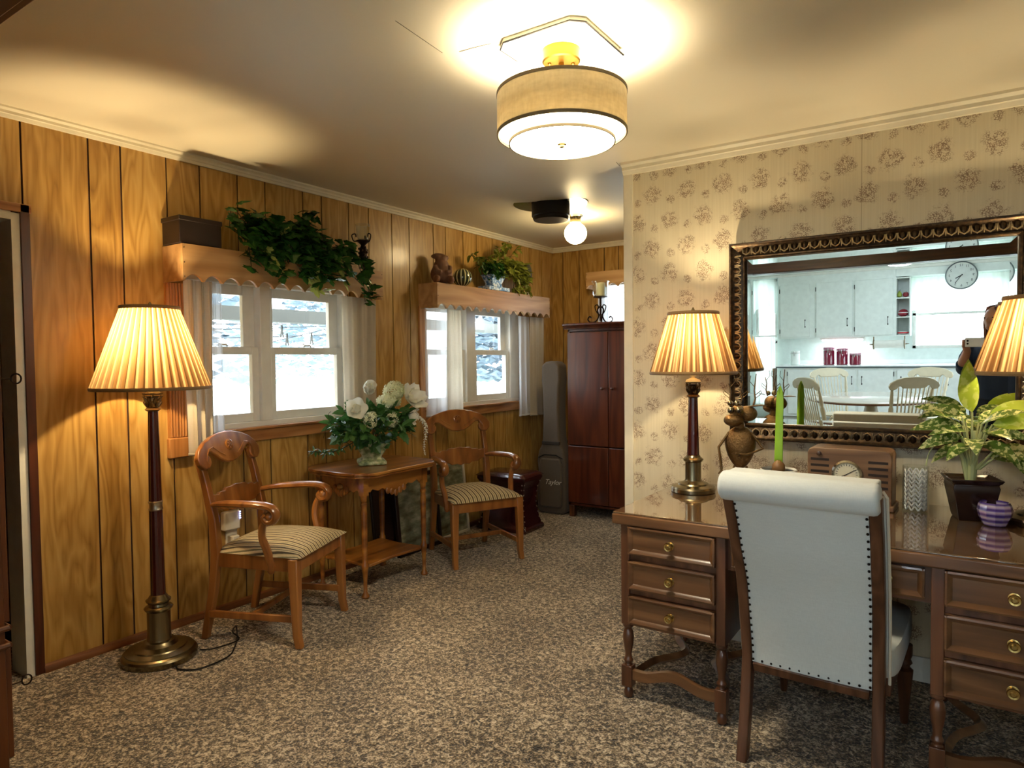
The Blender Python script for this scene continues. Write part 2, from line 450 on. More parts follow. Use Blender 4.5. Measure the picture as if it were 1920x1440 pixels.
# crown mouldings
def crown(name, p0, p1, nrm, h=.045, d=.034, z0=None, z1=None):
    """small two-step moulding along p0..p1 hanging from the ceiling, nrm points into the room"""
    prof = [(0, 0), (d*.35, 0), (d*.5, h*.30), (d*.62, h*.36), (d*.62, h*.62), (d, h*.80), (d, h+.05), (0, h+.05)]
    m = M(); n = 24; vs = []; fs = []; k = len(prof)
    for i in range(n+1):
        x = p0[0]+(p1[0]-p0[0])*i/n; y = p0[1]+(p1[1]-p0[1])*i/n; z = zc(x+nrm[0]*.03, y+nrm[1]*.03)-h
        for a, b in prof: vs.append((x+nrm[0]*a, y+nrm[1]*a, z+b))
    for i in range(n):
        for j in range(k): l = (j+1) % k; fs.append((i*k+j, (i+1)*k+j, (i+1)*k+l, i*k+l))
    fs.append(list(range(k))); fs.append([n*k+j for j in range(k)][::-1])
    return m.add(vs, fs).build(name, CREAM, kind='structure', ang=25)
crown('trim_2', (XL, .5), (XL, YB), (1, 0), .045)
crown('trim_3', (XL, YB), (.18, YB), (0, -1), .045)
crown('trim_4', (-1.49, YW), (1.6, YW), (0, -1), .058, .045)
M().prism([(XL, 0), (XL+.022, 0), (XL+.022, .012), (XL+.014, .030), (XL, .036)], 1, 1.265, YB).build('baseboard_left', DARKTRIMB, kind='structure')
M().box(XL, .18, YB-.02, YB, 0, .04).build('baseboard_back', DARKTRIMB, kind='structure')
M().box(-1.44, 1.6, YW-.014, YW, 0, .105).build('baseboard_right', WHITEPAINT, kind='structure', bevel=.003)

# doorway in the left wall: dark casing, white jamb, dim hall behind
d = M().box(XL, XL+.014, 1.232, 1.268, 0, 2.07)
door = d.build('door_1', DARKTRIM, kind='structure', bevel=.002)
M().box(XL, XL+.014, .52, 1.275, 2.035, 2.072).build('door_head_casing', OAKTRIM, door, bevel=.002)
M().box(XL-.15, XL+.006, 1.200, 1.236, 0, 2.03).box(XL-.15, XL+.006, .52, 1.2, 2.0, 2.035).build('door_jamb', WHITEPAINT, door)
HALLP = plain('hall_paint', '#b09a70', .8)
M().box(-4.75, -4.65, -.3, 2.2, 0, 2.5).build('wall_hall', HALLP, kind='structure')
M().box(-4.65, -3.54, 2.1, 2.2, 0, 2.5).build('wall_hall_end', HALLP, kind='structure')
M().box(-4.65, -3.2, -.4, -.3, 0, 2.5).build('wall_hall_near', HALLP, kind='structure')
M().box(-4.75, -3.2, -.4, 2.2, 2.5, 2.56).build('ceiling_hall', CEIL, kind='structure')
M().box(-4.9, -3.14, -.4, .36, -.08, 0).build('floor_hall', CARPET, kind='structure')

# cased opening behind the cabinet (seen in the mirror and at the top-left corner)
KW = plain('kitchen_wall_paint', '#d5e0dc', .6)
wo = M().box(-3.4, -1.61, .36, .5, 0, 2.56).box(1.3, 1.6, .36, .5, 0, 2.56).box(-1.61, 1.3, .36, .5, 2.0, 2.56)
wo.build('wall_opening', plain('opening_plaster', '#cfc6ae', .6), kind='structure')
M().box(-1.74, 1.42, .498, .515, 1.995, 2.14).box(-1.615, 1.305, .35, .5, 1.99, 2.0).build('trim_5', DARKTRIMX, kind='structure', bevel=.002)
M().box(-1.74, -1.605, .498, .515, 0, 1.995).box(-1.615, -1.605, .35, .5, 0, 1.99).build('trim_6', DARKTRIM, kind='structure', bevel=.002)

# kitchen / dining shell
KF = plain('kitchen_floor_vinyl', '#8b7a66', .35)
M().box(-3.2, 1.6, -5.95, .36, -.08, 0).build('floor_kitchen', KF, kind='structure')
M().box(-3.3, 1.7, -6.0, .36, 2.45, 2.55).build('ceiling_kitchen', plain('kitchen_ceiling', '#e6e8e2', .6), kind='structure')
def holed(m, axis, p0, p1, a, b, z1, holes):
    e = sorted(set([a, b]+[h for H in holes for h in H[:2]]))
    for j in range(len(e)-1):
        mid = (e[j]+e[j+1])/2; zs = [(0, z1)]
        for H in holes:
            if H[0] < mid < H[1]: zs = [(0, H[2]), (H[3], z1)]
        for q0, q1 in zs:
            if q1-q0 > 1e-4:
                if axis == 0: m.box(p0, p1, e[j], e[j+1], q0, q1)
                else: m.box(e[j], e[j+1], p0, p1, q0, q1)
    return m
KB = -5.85
holed(M(), 1, KB-.12, KB, -3.3, 1.7, 2.5, [(-3.08, -2.72, .22, 2.42), (-.69, .53, 1.17, 2.24)]).build('wall_kitchen_back', KW, kind='structure')
holed(M(), 0, -3.32, -3.2, -5.97, .36, 2.5, [(-3.7, -2.1, .8, 2.1)]).build('wall_kitchen_left', KW, kind='structure')
holed(M(), 0, 1.6, 1.72, -5.97, .36, 2.5, [(-3.7, -1.5, .8, 2.1)]).build('wall_kitchen_right', KW, kind='structure')
def simple_window(n, axis, plane, a, b, z0, z1, mat=WHITE, mid=True):
    fr = M(); w = .045
    def bx(m, h0, h1, q0, q1, d0=-.03, d1=.03):
        if axis == 0: m.box(plane+d0, plane+d1, h0, h1, q0, q1)
        else: m.box(h0, h1, plane+d0, plane+d1, q0, q1)
    bx(fr, a, a+w, z0, z1); bx(fr, b-w, b, z0, z1); bx(fr, a, b, z0, z0+w); bx(fr, a, b, z1-w, z1)
    if mid: bx(fr, a, b, (z0+z1)/2-.02, (z0+z1)/2+.02)
    o = fr.build('window_%d' % n, mat, kind='structure', bevel=.002)
    g = M(); bx(g, a+w, b-w, z0+w, z1-w, -.003, .003); g.build('glass_pane', GLASS, o)
    return o
simple_window(4, 1, KB-.06, -3.08, -2.72, .22, 2.42)
simple_window(5, 1, KB-.06, -.69, .53, 1.17, 2.24)
simple_window(6, 0, -3.26, -3.7, -2.1, .8, 2.1)
simple_window(7, 0, 1.66, -3.7, -1.5, .8, 2.1)  # unseen window, added to let in more cool daylight
simple_window(3, 1, YB+.07, -2.86, -2.2, 1.25, 2.12)

# double-hung vinyl windows of the left wall
def hung_pair(n, y0, y1, g1, g2, z0=1.0, z1=1.86):
    """g1,g2: (ya, yb) glass spans of left and right unit"""
    X = XL-.055
    fr = M()
    fr.box(X-.05, X+.045, y0, y1, z0, z0+.035).box(X-.05, X+.045, y0, y1, z1-.04, z1)
    fr.box(X-.05, X+.045, y0, g1[0]-.04, z0+.035, z1-.04).box(X-.05, X+.045, g2[1]+.04, y1, z0+.035, z1-.04)
    fr.box(X-.05, X+.045, g1[1]+.045, g2[0]-.045, z0+.035, z1-.04)
    o = fr.build('window_%d' % n, WHITE, kind='structure', bevel=.003)
    for (a, b) in (g1, g2):
        s = M(); x0, x1 = X-.012, X+.022   # lower sash in front
        s.box(x0, x1, a-.04, a, z0+.035, 1.468).box(x0, x1, b, b+.045, z0+.035, 1.468)
        s.box(x0, x1, a, b, z0+.035, 1.085).box(x0, x1, a, b, 1.424, 1.468)
        so = s.build('lower_sash', WHITE, o, bevel=.003)
        M().box(X+.002, X+.006, a, b, 1.085, 1.424).build('glass_pane', GLASS, so)
        lk = M().tube([(X+.02, (a+b)/2-.028, 1.471), (X+.02, (a+b)/2-.02, 1.480), (X+.02, (a+b)/2+.02, 1.480), (X+.02, (a+b)/2+.028, 1.471)], .006, 6)
        lk.tube([(X+.02, (a+b)/2-.02, 1.486), (X+.03, (a+b)/2-.045, 1.490)], .0035, 6).build('sash_lock', WHITE, so)
        s = M(); x0, x1 = X-.045, X-.014
        s.box(x0, x1, a-.04, a+.012, 1.43, z1-.04).box(x0, x1, b-.03, b+.045, 1.43, z1-.04)
        s.box(x0, x1, a+.012, b-.03, 1.765, z1-.04).box(x0, x1, a+.012, b-.03, 1.43, 1.468)
        so = s.build('upper_sash', WHITE, o, bevel=.003)
        M().box(X-.03, X-.026, a+.012, b-.03, 1.468, 1.765).build('glass_pane', GLASS, so)
    return o
w1 = hung_pair(1, 1.97, 3.10, (2.02, 2.385), (2.545, 3.02))
w2 = hung_pair(2, 3.86, 5.16, (3.93, 4.34), (4.55, 4.985))
def casing(w, y0, y1, left=True, right=True, zt=1.98):
    m = M()
    m.box(XL, XL+.02, y0-.02, y1+.08, .925, 1.0)
    m.box(XL-.02, XL+.035, y0-.03, y1+.09, .992, 1.006)
    m.build('sill_casing', OAKTRIM, w, bevel=.003)
    if right: M().box(XL, XL+.02, y1, y1+.075, 1.0, 1.8).build('side_casing', OAKTRIMZ, w, bevel=.003)
casing(w1, 2.0, 3.10); casing(w2, 3.86, 5.16)
rc = M().box(XL, XL+.02, 1.858, 1.955, .99, 1.79)
for i in range(6): rc.tube([(XL+.02, 1.868+i*.0155, .995), (XL+.02, 1.868+i*.0155, 1.79)], .006, 6)
rc.build('fluted_casing', OAKTRIMZ, w1)
M().box(XL, XL+.028, 1.85, 1.962, .885, .99).build('corner_block', OAKTRIMZ, w1, bevel=.006)
M().box(XL, XL+.018, 3.78, 3.86, .93, 1.79).build('side_casing', OAKTRIMZ, w2, bevel=.003)

# ------------------------------------------------------------------ outdoors
M().box(-60, -3.54, -25, 40, -.75, -.7).box(-3.54, 60, YB+.2, 60, -.75, -.7).box(-60, 60, -50, KB-.13, -.75, -.7).box(1.8, 60, KB-.2, YB+.2, -.75, -.7).build('ground', plain('pale_lawn', '#c9cfc6', .95), kind='structure')
bm = thing('porch_beam', 'weathered grey porch beam seen through the left window', 'beam', (-5.2, 4, 1.81))
M().box(-.06, .06, -4.2, 4.2, -.065, .052).build('beam_board', plain('weathered_beam', '#5d5f58', .8), bm)
M().box(-.06, .06, 4.1, 4.2, -2.51, -.065).box(-.06, .06, -4.2, -4.1, -2.51, -.065).build('post', plain('weathered_beam', '#5d5f58', .8), bm)
LINEM = plain('clothes_line', '#30363a', .6)
for (y0, z0, y1, z1, x, w) in [(2.3, 1.70, 6.3, 1.87, -5.84, 'the highest, just under the beam'), (2.3, 1.625, 6.3, 1.865, -5.87, 'second from the top'), (2.3, 1.557, 6.3, 1.755, -5.9, 'lowest in the left pane'), (2.3, 1.17, 6.3, 2.02, -5.93, 'the most steeply slanted')]:
    t = M().tube([(x, y0, z0), (x, (y0+y1)/2, (z0+z1)/2-.015), (x, y1, z1)], .005, 5).build('clothesline', LINEM)
    tag(t, 'thin clothesline wire outside the left window, %s' % w, 'clothesline', 'clothesline wires outside')
for y, lb in ((2.3, 'nearer'), (6.3, 'farther')):
    tp_ = thing('clothesline_post', 'grey wooden clothesline post outside, the %s of the two, hidden by the wall' % lb, 'post', (-5.9, y, -.7)); M().box(-.07, .07, -.05, .05, 0, 2.85).box(-.3, .3, -.04, .04, 2.6, 2.7).build('post_body', plain('weathered_beam', '#5d5f58', .8), tp_)
def peg(y, x, z, lab):
    p = thing('clothespin', lab, 'clothespin', (x, y, z), 0, 'clothespins on the outdoor lines')
    for s in (-1, 1): M().box(-.006, .006, -.006, .006, -.11, .02, RX(s*.16)).build('jaw', plain('grey_peg', '#4a4a44', .8), p)
peg(4.52, -5.9, 1.665, 'dark clothespin hanging near the middle of the right pane of the left window')
peg(4.84, -5.9, 1.68, 'dark clothespin hanging near the right edge of the left window')
peg(4.42, -5.85, 1.745, 'dark clothespin near the top left of the right pane of the left window')
TREE = plain('frosty_foliage', '#75858f', .9, 0, .2)
def bush(x, y, w, h, lab, sd):
    rr = random.Random(sd); m = M()
    for i in range(1400):
        a = rr.uniform(0, 2*pi); q = rr.random()**.5; zz = rr.random()
        px = cos(a)*q*w*(1-.5*zz); py = sin(a)*q*w*(1-.5*zz); s = rr.uniform(.10, .26)
        mt = T(px, py, zz*(h-1.5)+1.6) @ RZ(rr.uniform(0, 6)) @ RX(rr.uniform(0, 3))
        m.add([(-s, 0, 0), (0, -s*.4, 0), (s, 0, 0), (0, s*.4, 0)], [(0, 1, 2, 3)], mt)
    o = thing('tree', lab, 'tree', (x, y, -.7), 0, 'trees beyond the yard')
    m.build('foliage', TREE, o, flat=True); M().tube([(0, 0, 0), (0, 0, h*.7)], [.12, .05], 8).build('trunk', plain('bark', '#a9a8a4', .9), o)
bush(-14, 7.0, 3.0, 4.6, 'pale tree seen through the left unit of the left window', 1)
bush(-19, 16.5, 3.0, 4.8, 'pale tree seen through the right unit of the left window', 2)
bush(-9.5, 13.8, 1.4, 4.2, 'pale tree glimpsed through the sheer curtain of the second window', 3)

# ================================================================== FURNITURE BUILDERS
def rect_loft(m, secs, mat=None):
    """secs: list of (x,y,z,hx,hy): horizontal rectangles joined"""
    vs = []; fs = []
    for (x, y, z, hx, hy) in secs: vs += [(x-hx, y-hy, z), (x+hx, y-hy, z), (x+hx, y+hy, z), (x-hx, y+hy, z)]
    for i in range(len(secs)-1):
        for k in range(4):
            l = (k+1) % 4; fs.append((i*4+k, i*4+l, i*4+4+l, i*4+4+k))
    fs += [(3, 2, 1, 0), tuple(len(vs)-4+k for k in range(4))]
    return m.add(vs, fs, mat)
def crest_outline(k=1.0):
    half = [(0, 0), (-.06, -.004), (-.12, -.017), (-.18, -.042), (-.225, -.075), (-.248, -.112), (-.243, -.15), (-.215, -.175), (-.18, -.172), (-.160, -.15), (-.158, -.125), (-.172, -.108), (-.165, -.095), (-.145, -.094), (-.12, -.11), (-.085, -.138), (-.045, -.158), (0, -.166)]
    pts = half+[(-x, z) for x, z in half[-2:0:-1]]
    return [(x*k, z) for x, z in pts]
def armchair():
    t = thing('armchair', 'maple armchair with striped seat beside the tall floor lamp, near end of the side table', 'chair', (0, 0, 0), 0, 'matching carved armchairs')
    # rear legs run up into back posts
    for s in (-1, 1):
        m = M(); rect_loft(m, [(-.285, .215*s, 0, .017, .017), (-.235, .212*s, .25, .02, .019), (-.215, .21*s, .43, .022, .021), (-.225, .212*s, .6, .021, .02), (-.265, .213*s, .78, .018, .018), (-.30, .214*s, .90, .016, .018)])
        m.build('leg', CHAIRWOOD, t, bevel=.005)
        m = M(); rect_loft(m, [(.245, .248*s, 0, .017, .017), (.232, .245*s, .06, .018, .018), (.225, .243*s, .3, .023, .023), (.222, .24*s, .432, .025, .025)])
        m.build('leg', CHAIRWOOD, t, bevel=.005)
    m = M(); lean = T(-.308, 0, 1.015) @ RY(-.27)
    m.prism(crest_outline(1.06), 0, -.014, .014, lean); c = m.build('crest_rail', CHAIRWOOD, t, bevel=.006)
    m = M(); lf = lean @ T(.015, 0, -.075) @ RY(pi/2)
    m.lathe([(.030, 0), (.030, .004), (.024, .006), (.022, .002), (.012, .002), (.010, .007), (0.001, .008)], n=18, mat=lf, capt=False)
    for i in range(6): m.sph((0, 0, 0), (.008, .005, .004), 8, 6, lf @ RZ(i*pi/3) @ T(.016, 0, .004))
    for s in (-1, 1): m.tube([(lean @ V((.014, s*y, z))) for y, z in ((.05, -.125), (.09, -.105), (.135, -.072), (.17, -.08), (.19, -.105), (.205, -.135), (.195, -.155))], .003, 6)
    m.build('carving', CHAIRWOOD, c)
    top = [(-.20, .72), (-.155, .712), (-.14, .724), (-.10, .722), (-.085, .736), (-.04, .736), (0, .742), (.04, .736), (.085, .736), (.10, .722), (.14, .724), (.155, .712), (.20, .72)]
    bot = [(.20, .652), (.17, .648), (.14, .630), (.09, .628), (.07, .614), (.03, .618), (0, .608), (-.03, .618), (-.07, .614), (-.09, .628), (-.14, .630), (-.17, .648), (-.20, .652)]
    M().prism([(y, z-.68) for y, z in top+bot], 0, -.010, .010, T(-.235, 0, .68) @ RY(-.2)).build('back_splat', CHAIRWOOD, t, bevel=.003)
    m = M(); m.box(.20, .238, -.22, .22, .365, .435).box(-.23, -.20, -.2, .2, .365, .435)
    for s in (-1, 1): m.add([(-.22, s*.195, .365), (.22, s*.222, .365), (.22, s*.245, .365), (-.22, s*.218, .365), (-.22, s*.195, .435), (.22, s*.222, .435), (.22, s*.245, .435), (-.22, s*.218, .435)], [(0, 1, 2, 3), (4, 7, 6, 5), (0, 4, 5, 1), (2, 6, 7, 3), (1, 5, 6, 2), (0, 3, 7, 4)])
    m.build('seat_rail', CHAIRWOOD, t, bevel=.003)
    def cushion(u, v):
        x = -.225+.485*u; w = .215+.045*u; y = (v*2-1)*w
        e = min(u, 1-u)*2; g = 1-abs(v*2-1)
        h = min(1, (min(e, .5)/.5))**.35*min(1, (min(g, .5)/.5))**.35 if e > 0 and g > 0 else 0
        return (x, y, .436+.048*h+.022*sin(pi*u)*sin(pi*v))
    m = M().grid(cushion, 26, 26); m.grid(lambda u, v: (-.225+.485*u, (v*2-1)*(.215+.045*u), .436), 2, 2)
    m.build('seat', SEATCLOTH, t, ang=70)
    for s in (-1, 1):
        pts = spline([(-.232, .212*s, .672), (-.15, .235*s, .685), (-.04, .262*s, .692), (.06, .275*s, .694), (.125, .275*s, .682), (.150, .274*s, .652), (.138, .273*s, .622), (.108, .272*s, .616), (.092, .272*s, .636), (.106, .272*s, .650)], 5)
        n = len(pts); rad = [.013+.006*min(1, i/8) if i < n*.6 else .018 for i in range(n)]
        a = M().tube(pts, rad, 10, sx=1.45, up=(0, 0, 1)).sph((.118, .272*s, .640), (.027, .026, .027), 12, 8).build('arm', CHAIRWOOD, t)
        sp = spline([(.10, .272*s, .635), (.075, .268*s, .59), (.068, .262*s, .53), (.085, .252*s, .47), (.10, .245*s, .40), (.10, .243*s, .355)], 4)
        M().tube(sp, [.013, .014, .016, .016, .017, .018, .018, .018, .018, .019, .019, .019, .019, .019, .02, .02, .02, .02, .02, .018, .012][:len(sp)], 8).build('arm_support', CHAIRWOOD, a)
        M().box(-.25, .225, .228*s-.009, .228*s+.009, .115, .15).build('stretcher', CHAIRWOOD, t, bevel=.004)
    M().box(-.03, -.01, -.225, .225, .118, .148).build('stretcher', CHAIRWOOD, t, bevel=.004)
    return t
ac1 = armchair(); ac2 = copy_tree(ac1)
ac1.location = (-2.955, 2.185, 0); ac1.rotation_euler = (0, 0, R(23))
ac2.location = (-2.865, 3.74, 0); ac2.rotation_euler = (0, 0, R(-28))
ac2['label'] = 'maple armchair with striped seat beyond the side table, under the farther window'

def pleated_lamp_parts(t, zb, zt, rb, rt, zbulb, power, stem_z, tilt=None, npl=40, col=(1.0, .75, .40), rlight=.03):
    """pleated shade, trims, harp, finial, bulb light"""
    def pf(u, v):
        a = 2*pi*u; ph = (u*npl) % 1; r = rb+(rt-rb)*v
        k = .010*(r/rb)*(-1 if ph < .12 else (1 if ph < .5 else -.2))
        r += k; return (r*cos(a), r*sin(a), zb+(zt-zb)*v)
    sh = M().grid(pf, npl*8, 6, True).build('lamp_shade', PLEAT, t, ang=50)
    for r, z in ((rb, zb), (rt, zt)):
        tr = M().lathe([(r+.008, z-.007), (r+.011, z), (r+.008, z+.008), (r-.006, z+.008), (r-.006, z-.007), (r+.008, z-.007)], n=64, capb=False, capt=False)
        tr.build('shade_trim', SHADETRIM, sh)
    h = M(); hp = spline([(.012, 0, stem_z), (.055, 0, stem_z+.05), (.06, 0, (stem_z+zt)/2), (.03, 0, zt-.03), (0, 0, zt-.005), (-.03, 0, zt-.03), (-.06, 0, (stem_z+zt)/2), (-.055, 0, stem_z+.05), (-.012, 0, stem_z)], 5)
    h.tube(hp, .0025, 6)
    for i in range(3):
        a = i*2*pi/3; h.tube([(0, 0, zt-.005), (rt*cos(a), rt*sin(a), zt-.001)], .0025, 5)
    h.lathe([(.006, zt-.008), (.012, zt), (.006, zt+.006), (.009, zt+.014), (.004, zt+.026), (.001, zt+.03)], n=12)
    h.build('harp', BRASS, t)
    em = emit('bulb_glow', '#ffe2a8', 14)
    M().sph((0, 0, zbulb), (.026, .026, .034), 12, 8).build('light_bulb', em, t)
    M().lathe([(.014, stem_z-.03), (.014, zbulb-.03)], n=12).build('socket', LAMPCREAM, t)
    light('bulb_light', 'POINT', (0, 0, zbulb+.045), power, col, parent=t, shadow_soft_size=rlight)
def capital(m, z, r, h):
    """little corinthian capital"""
    m.lathe([(r*.72, z), (r*.85, z+h*.05), (r*.72, z+h*.1), (r*.66, z+h*.15), (r*.7, z+h*.7), (r*.95, z+h*.8)], n=20)
    for i in range(8):
        a = i*pi/4; b = RZ(a)
        m.tube([(b @ V((r*.66, 0, z+h*.1))), (b @ V((r*.95, 0, z+h*.32))), (b @ V((r*1.12, 0, z+h*.42))), (b @ V((r*1.02, 0, z+h*.34)))], [r*.2, r*.22, r*.12, r*.05], 6)
        b = RZ(a+pi/8)
        m.tube([(b @ V((r*.66, 0, z+h*.3))), (b @ V((r*.9, 0, z+h*.55))), (b @ V((r*1.15, 0, z+h*.68))), (b @ V((r*1.05, 0, z+h*.55)))], [r*.18, r*.2, r*.11, r*.05], 6)
    for i in range(4):
        b = RZ(i*pi/2+pi/4)
        m.sph((0, 0, 0), (r*.22, r*.14, r*.2), 10, 8, T(*(b @ V((r*1.08, 0, z+h*.78)))) @ b)
    m.lathe([(r*1.1, z+h*.88), (r*1.28, z+h*.92), (r*1.28, z+h)], n=4, mat=RZ(pi/4))
def fluted(m, r0, r1, z0, z1, n=14):
    m.lathe([(r0, z0), (r0*.995+r1*.005, z0+.01), ((r0+r1)/2*1.01, (z0+z1)/2), (r1, z1)], n=n*6, rmod=lambda a, z: 1-.05*abs(sin(a*n/2)))

# floor lamp
t = thing('floor_lamp', 'tall floor lamp with pleated tan shade and dark fluted column on round brass base', 'lamp', (-3.108, 1.632, 0), R(10))
b = M().lathe([(.145, 0), (.160, .003), (.162, .026), (.156, .036), (.146, .042), (.146, .047), (.118, .056), (.114, .061), (.080, .070), (.072, .078), (.066, .086), (.052, .090), (.050, .10), (.050, .225), (.058, .232), (.062, .240), (.056, .247), (.046, .252), (.044, .262), (.052, .270), (.054, .277), (.044, .285), (.036, .298), (.030, .302)], n=48)
b.build('base', BRASS, t, ang=28)
m = M(); fluted(m, .032, .0285, .30, .70); fluted(m, .028, .0215, .735, 1.162); m.build('column', MAHOG, t)
M().lathe([(.028, .695), (.032, .70), (.029, .708), (.029, .728), (.032, .735), (.028, .74)], n=24).build('ring_joint', plain('silver_ring', '#a9a090', .3, 1), t)
m = M(); m.lathe([(.024, 1.155), (.034, 1.163), (.026, 1.172), (.022, 1.176)], n=20); capital(m, 1.172, .034, .068); m.build('capital', plain('aged_capital', '#7a6648', .35, .9, .2), t)
M().lathe([(.034, 1.238), (.030, 1.25), (.012, 1.262), (.008, 1.266), (.008, 1.33)], n=20).build('stem', BRASS, t)
pleated_lamp_parts(t, 1.262, 1.630, .243, .118, 1.43, 30, 1.33)
# cord of the floor lamp
cd = spline([(.12, .12, .01), (.17, .16, .008), (.20, .28, .008), (.14, .30, .03), (.10, .36, .03), (.17, .30, .008), (.24, .22, .006), (.30, .12, .006), (.28, -.02, .006), (.20, -.06, .006), (.165, -.05, .012)], 6)
M().tube([(x, y, z) for x, y, z in cd], .0035, 6).build('power_cord', BLACK, t)

# table lamps
def table_lamp(loc, lab, rz):
    t = thing('table_lamp', lab, 'lamp', loc, rz, 'pair of desk lamps')
    M().lathe([(.085, 0), (.098, .002), (.10, .018), (.096, .026), (.070, .034), (.066, .040), (.046, .046), (.038, .052), (.036, .058), (.036, .136), (.043, .142), (.046, .150), (.040, .156), (.034, .160), (.030, .168), (.026, .17)], n=40).build('base', BRASS, t, ang=28)
    m = M(); fluted(m, .0275, .0205, .168, .438, 12); m.build('column', MAHOG, t)
    m = M(); m.lathe([(.022, .432), (.032, .438), (.024, .446), (.020, .45)], n=20); capital(m, .448, .029, .056); m.build('capital', plain('bronze_capital', '#4e3b24', .35, .9, .25), t)
    M().lathe([(.034, .504), (.030, .514), (.010, .522), (.006, .526), (.006, .56)], n=20).build('cap', LAMPCREAM, t)
    pleated_lamp_parts(t, .545, .815, .186, .106, .66, 13, .56, npl=32, col=(1.0, .80, .48), rlight=.025)
    return t
table_lamp((-1.030, 3.005, .762), 'brass desk lamp with fluted column and pleated shade on the left end of the desk', 0)
table_lamp((.225, 3.04, .762), 'desk lamp with pleated shade cut off by the right edge of the photo', R(20))

# side table with scalloped apron
t = thing('side_table', 'cherry side table with shaped top and lower shelf between the two armchairs', 'table', (-3.055, 2.96, 0))
tp = [(-.20, -.335), (-.10, -.352), (.10, -.352), (.20, -.335), (.225, -.30), (.262, -.285), (.285, -.24), (.275, -.12), (.275, .12), (.285, .24), (.262, .285), (.225, .30), (.20, .335), (.10, .352), (-.10, .352), (-.20, .335), (-.225, .30), (-.262, .285), (-.285, .24), (-.275, .12), (-.275, -.12), (-.285, -.24), (-.262, -.285), (-.225, -.30)]
M().prism(tp, 2, .722, .740).prism([(x*.975, y*.98) for x, y in tp], 2, .708, .722).build('table_top', TABLEWOOD, t, bevel=.004)
m = M()
def apron(L, z0=.60, z1=.708):
    return [(-L, z1), (-L, z0+.03), (-L*.86, z0+.012), (-L*.78, z0+.028), (-L*.6, z0+.012), (-L*.45, z0+.022), (-L*.25, z0-.008), (0, z0-.022), (L*.25, z0-.008), (L*.45, z0+.022), (L*.6, z0+.012), (L*.78, z0+.028), (L*.86, z0+.012), (L, z0+.03), (L, z1)]
for x in (-.192, .178): m.prism([(y, z) for y, z in apron(.245)], 0, x, x+.014)
for y in (-.262, .248): m.prism(apron(.175), 1, y, y+.014)
m.build('apron', TABLEWOOD, t, bevel=.002)
m = M()
for i, (dx, dz) in enumerate([(-.05, .012), (-.03, -.002), (-.01, -.012), (.012, -.012), (.032, -.002), (.052, .012)]): m.sph((dx, -.266, .612+dz), (.014, .010, .024), 8, 8)
m.sph((0, -.268, .638), (.022, .012, .018), 10, 8)
m.build('shell_carving', TABLEWOOD, t)
m = M()
for i in range(5): m.sph((.196, -.07+i*.035, .603-.012*(2-abs(i-2))), (.010, .018, .022), 8, 8)
m.build('drop_carving', TABLEWOOD, t)
for sx in (-1, 1):
    for sy in (-1, 1):
        m = M().box(sx*.185-.02, sx*.185+.02, sy*.255-.02, sy*.255+.02, .60, .708)
        m.lathe([(.008, .0), (.020, .003), (.024, .012), (.018, .026), (.011, .04), (.013, .12), (.018, .17), (.021, .18), (.021, .20), (.015, .21), (.0145, .24), (.018, .40), (.019, .50), (.015, .53), (.020, .54), (.020, .552), (.014, .56), (.018, .575), (.021, .60)], (sx*.185, sy*.255, 0), 16)
        m.build('leg', TABLEWOOD, t)
M().prism([(-.17, -.245), (0, -.225), (.17, -.245), (.195, -.22), (.175, 0), (.195, .22), (.17, .245), (0, .225), (-.17, .245), (-.195, .22), (-.175, 0), (-.195, -.22)], 2, .175, .192).build('lower_shelf', TABLEWOOD, t, bevel=.004)

# ------------------------------------------------------------------ leaves
def leaf(m, mt, L, Wd, droop=.2, fold=.25, seg=5, tipw=.0, base=.25):
    """pointed leaf along +X of mt, normal Z"""
    vs = []; fs = []
    for i in range(seg+1):
        u = i/seg; w = Wd*.5*(sin(pi*min(1, u**.8))**.8 if 0 < u < 1 else .02)
        x = L*u*cos(droop*u*.6); z = -droop*L*u*u*.6
        vs += [(x, -w, z+fold*w), (x, 0, z), (x, w, z+fold*w)]
    for i in range(seg):
        a = i*3; fs += [(a, a+1, a+4, a+3), (a+1, a+2, a+5, a+4)]
    m.add(vs, fs, mt)
IVYP = [(0, 0), (.10, .22), (.02, .40), (.25, .38), (.42, .52), (.52, .28), (.72, .24), (1.0, 0)]
def ivy_leaf(m, mt, s):
    pts = IVYP+[(x, -y) for x, y in IVYP[-2:0:-1]]
    vs = [(.38*s, 0, .05*s)]+[(x*s, y*s, -.10*s*(abs(y)*2+x*x)) for x, y in pts]
    n = len(pts); m.add(vs, [(0, 1+i, 1+(i+1) % n) for i in range(n)], mt)
def leaf_mat(name, c1, c2, vein='#c8cf6a', varieg=0, rough=.35, sc=14):
    t = NT(name); nz = t.noise(t.coord(), sc, 3, .6); c = t.mix(nz, lin(c1), lin(c2))
    if varieg:
        v = t.noise(t.coord((1, 1, 1), (3, 1, 7)), sc*3.2, 2, .6); f = t.ramp(v, [(.5, (0, 0, 0, 1)), (.58, (1, 1, 1, 1))])
        c = t.mix(t.math('MULTIPLY', f, varieg), c, lin(vein))
    t.set(Base_Color=c, Roughness=rough); tl = t.n('BsdfTranslucent', c)
    t.t.links.new(t.n('MixShader', .25, t.b.outputs[0], tl), t.out.inputs[0]); return t.m
IVY = leaf_mat('ivy_leaves', '#12300f', '#42702c', rough=.25)
IVYL = leaf_mat('pale_ivy_leaves', '#7d8a35', '#b5b860', rough=.4)
GREEN = leaf_mat('bouquet_greens', '#21421c', '#50803c', rough=.45)
WAXY = leaf_mat('trailing_leaves', '#3f5418', '#a5a842', rough=.3, sc=22)
DIEFF = leaf_mat('variegated_leaves', '#3c5c1e', '#5f7c2e', '#d5d998', .9, .3, 18)
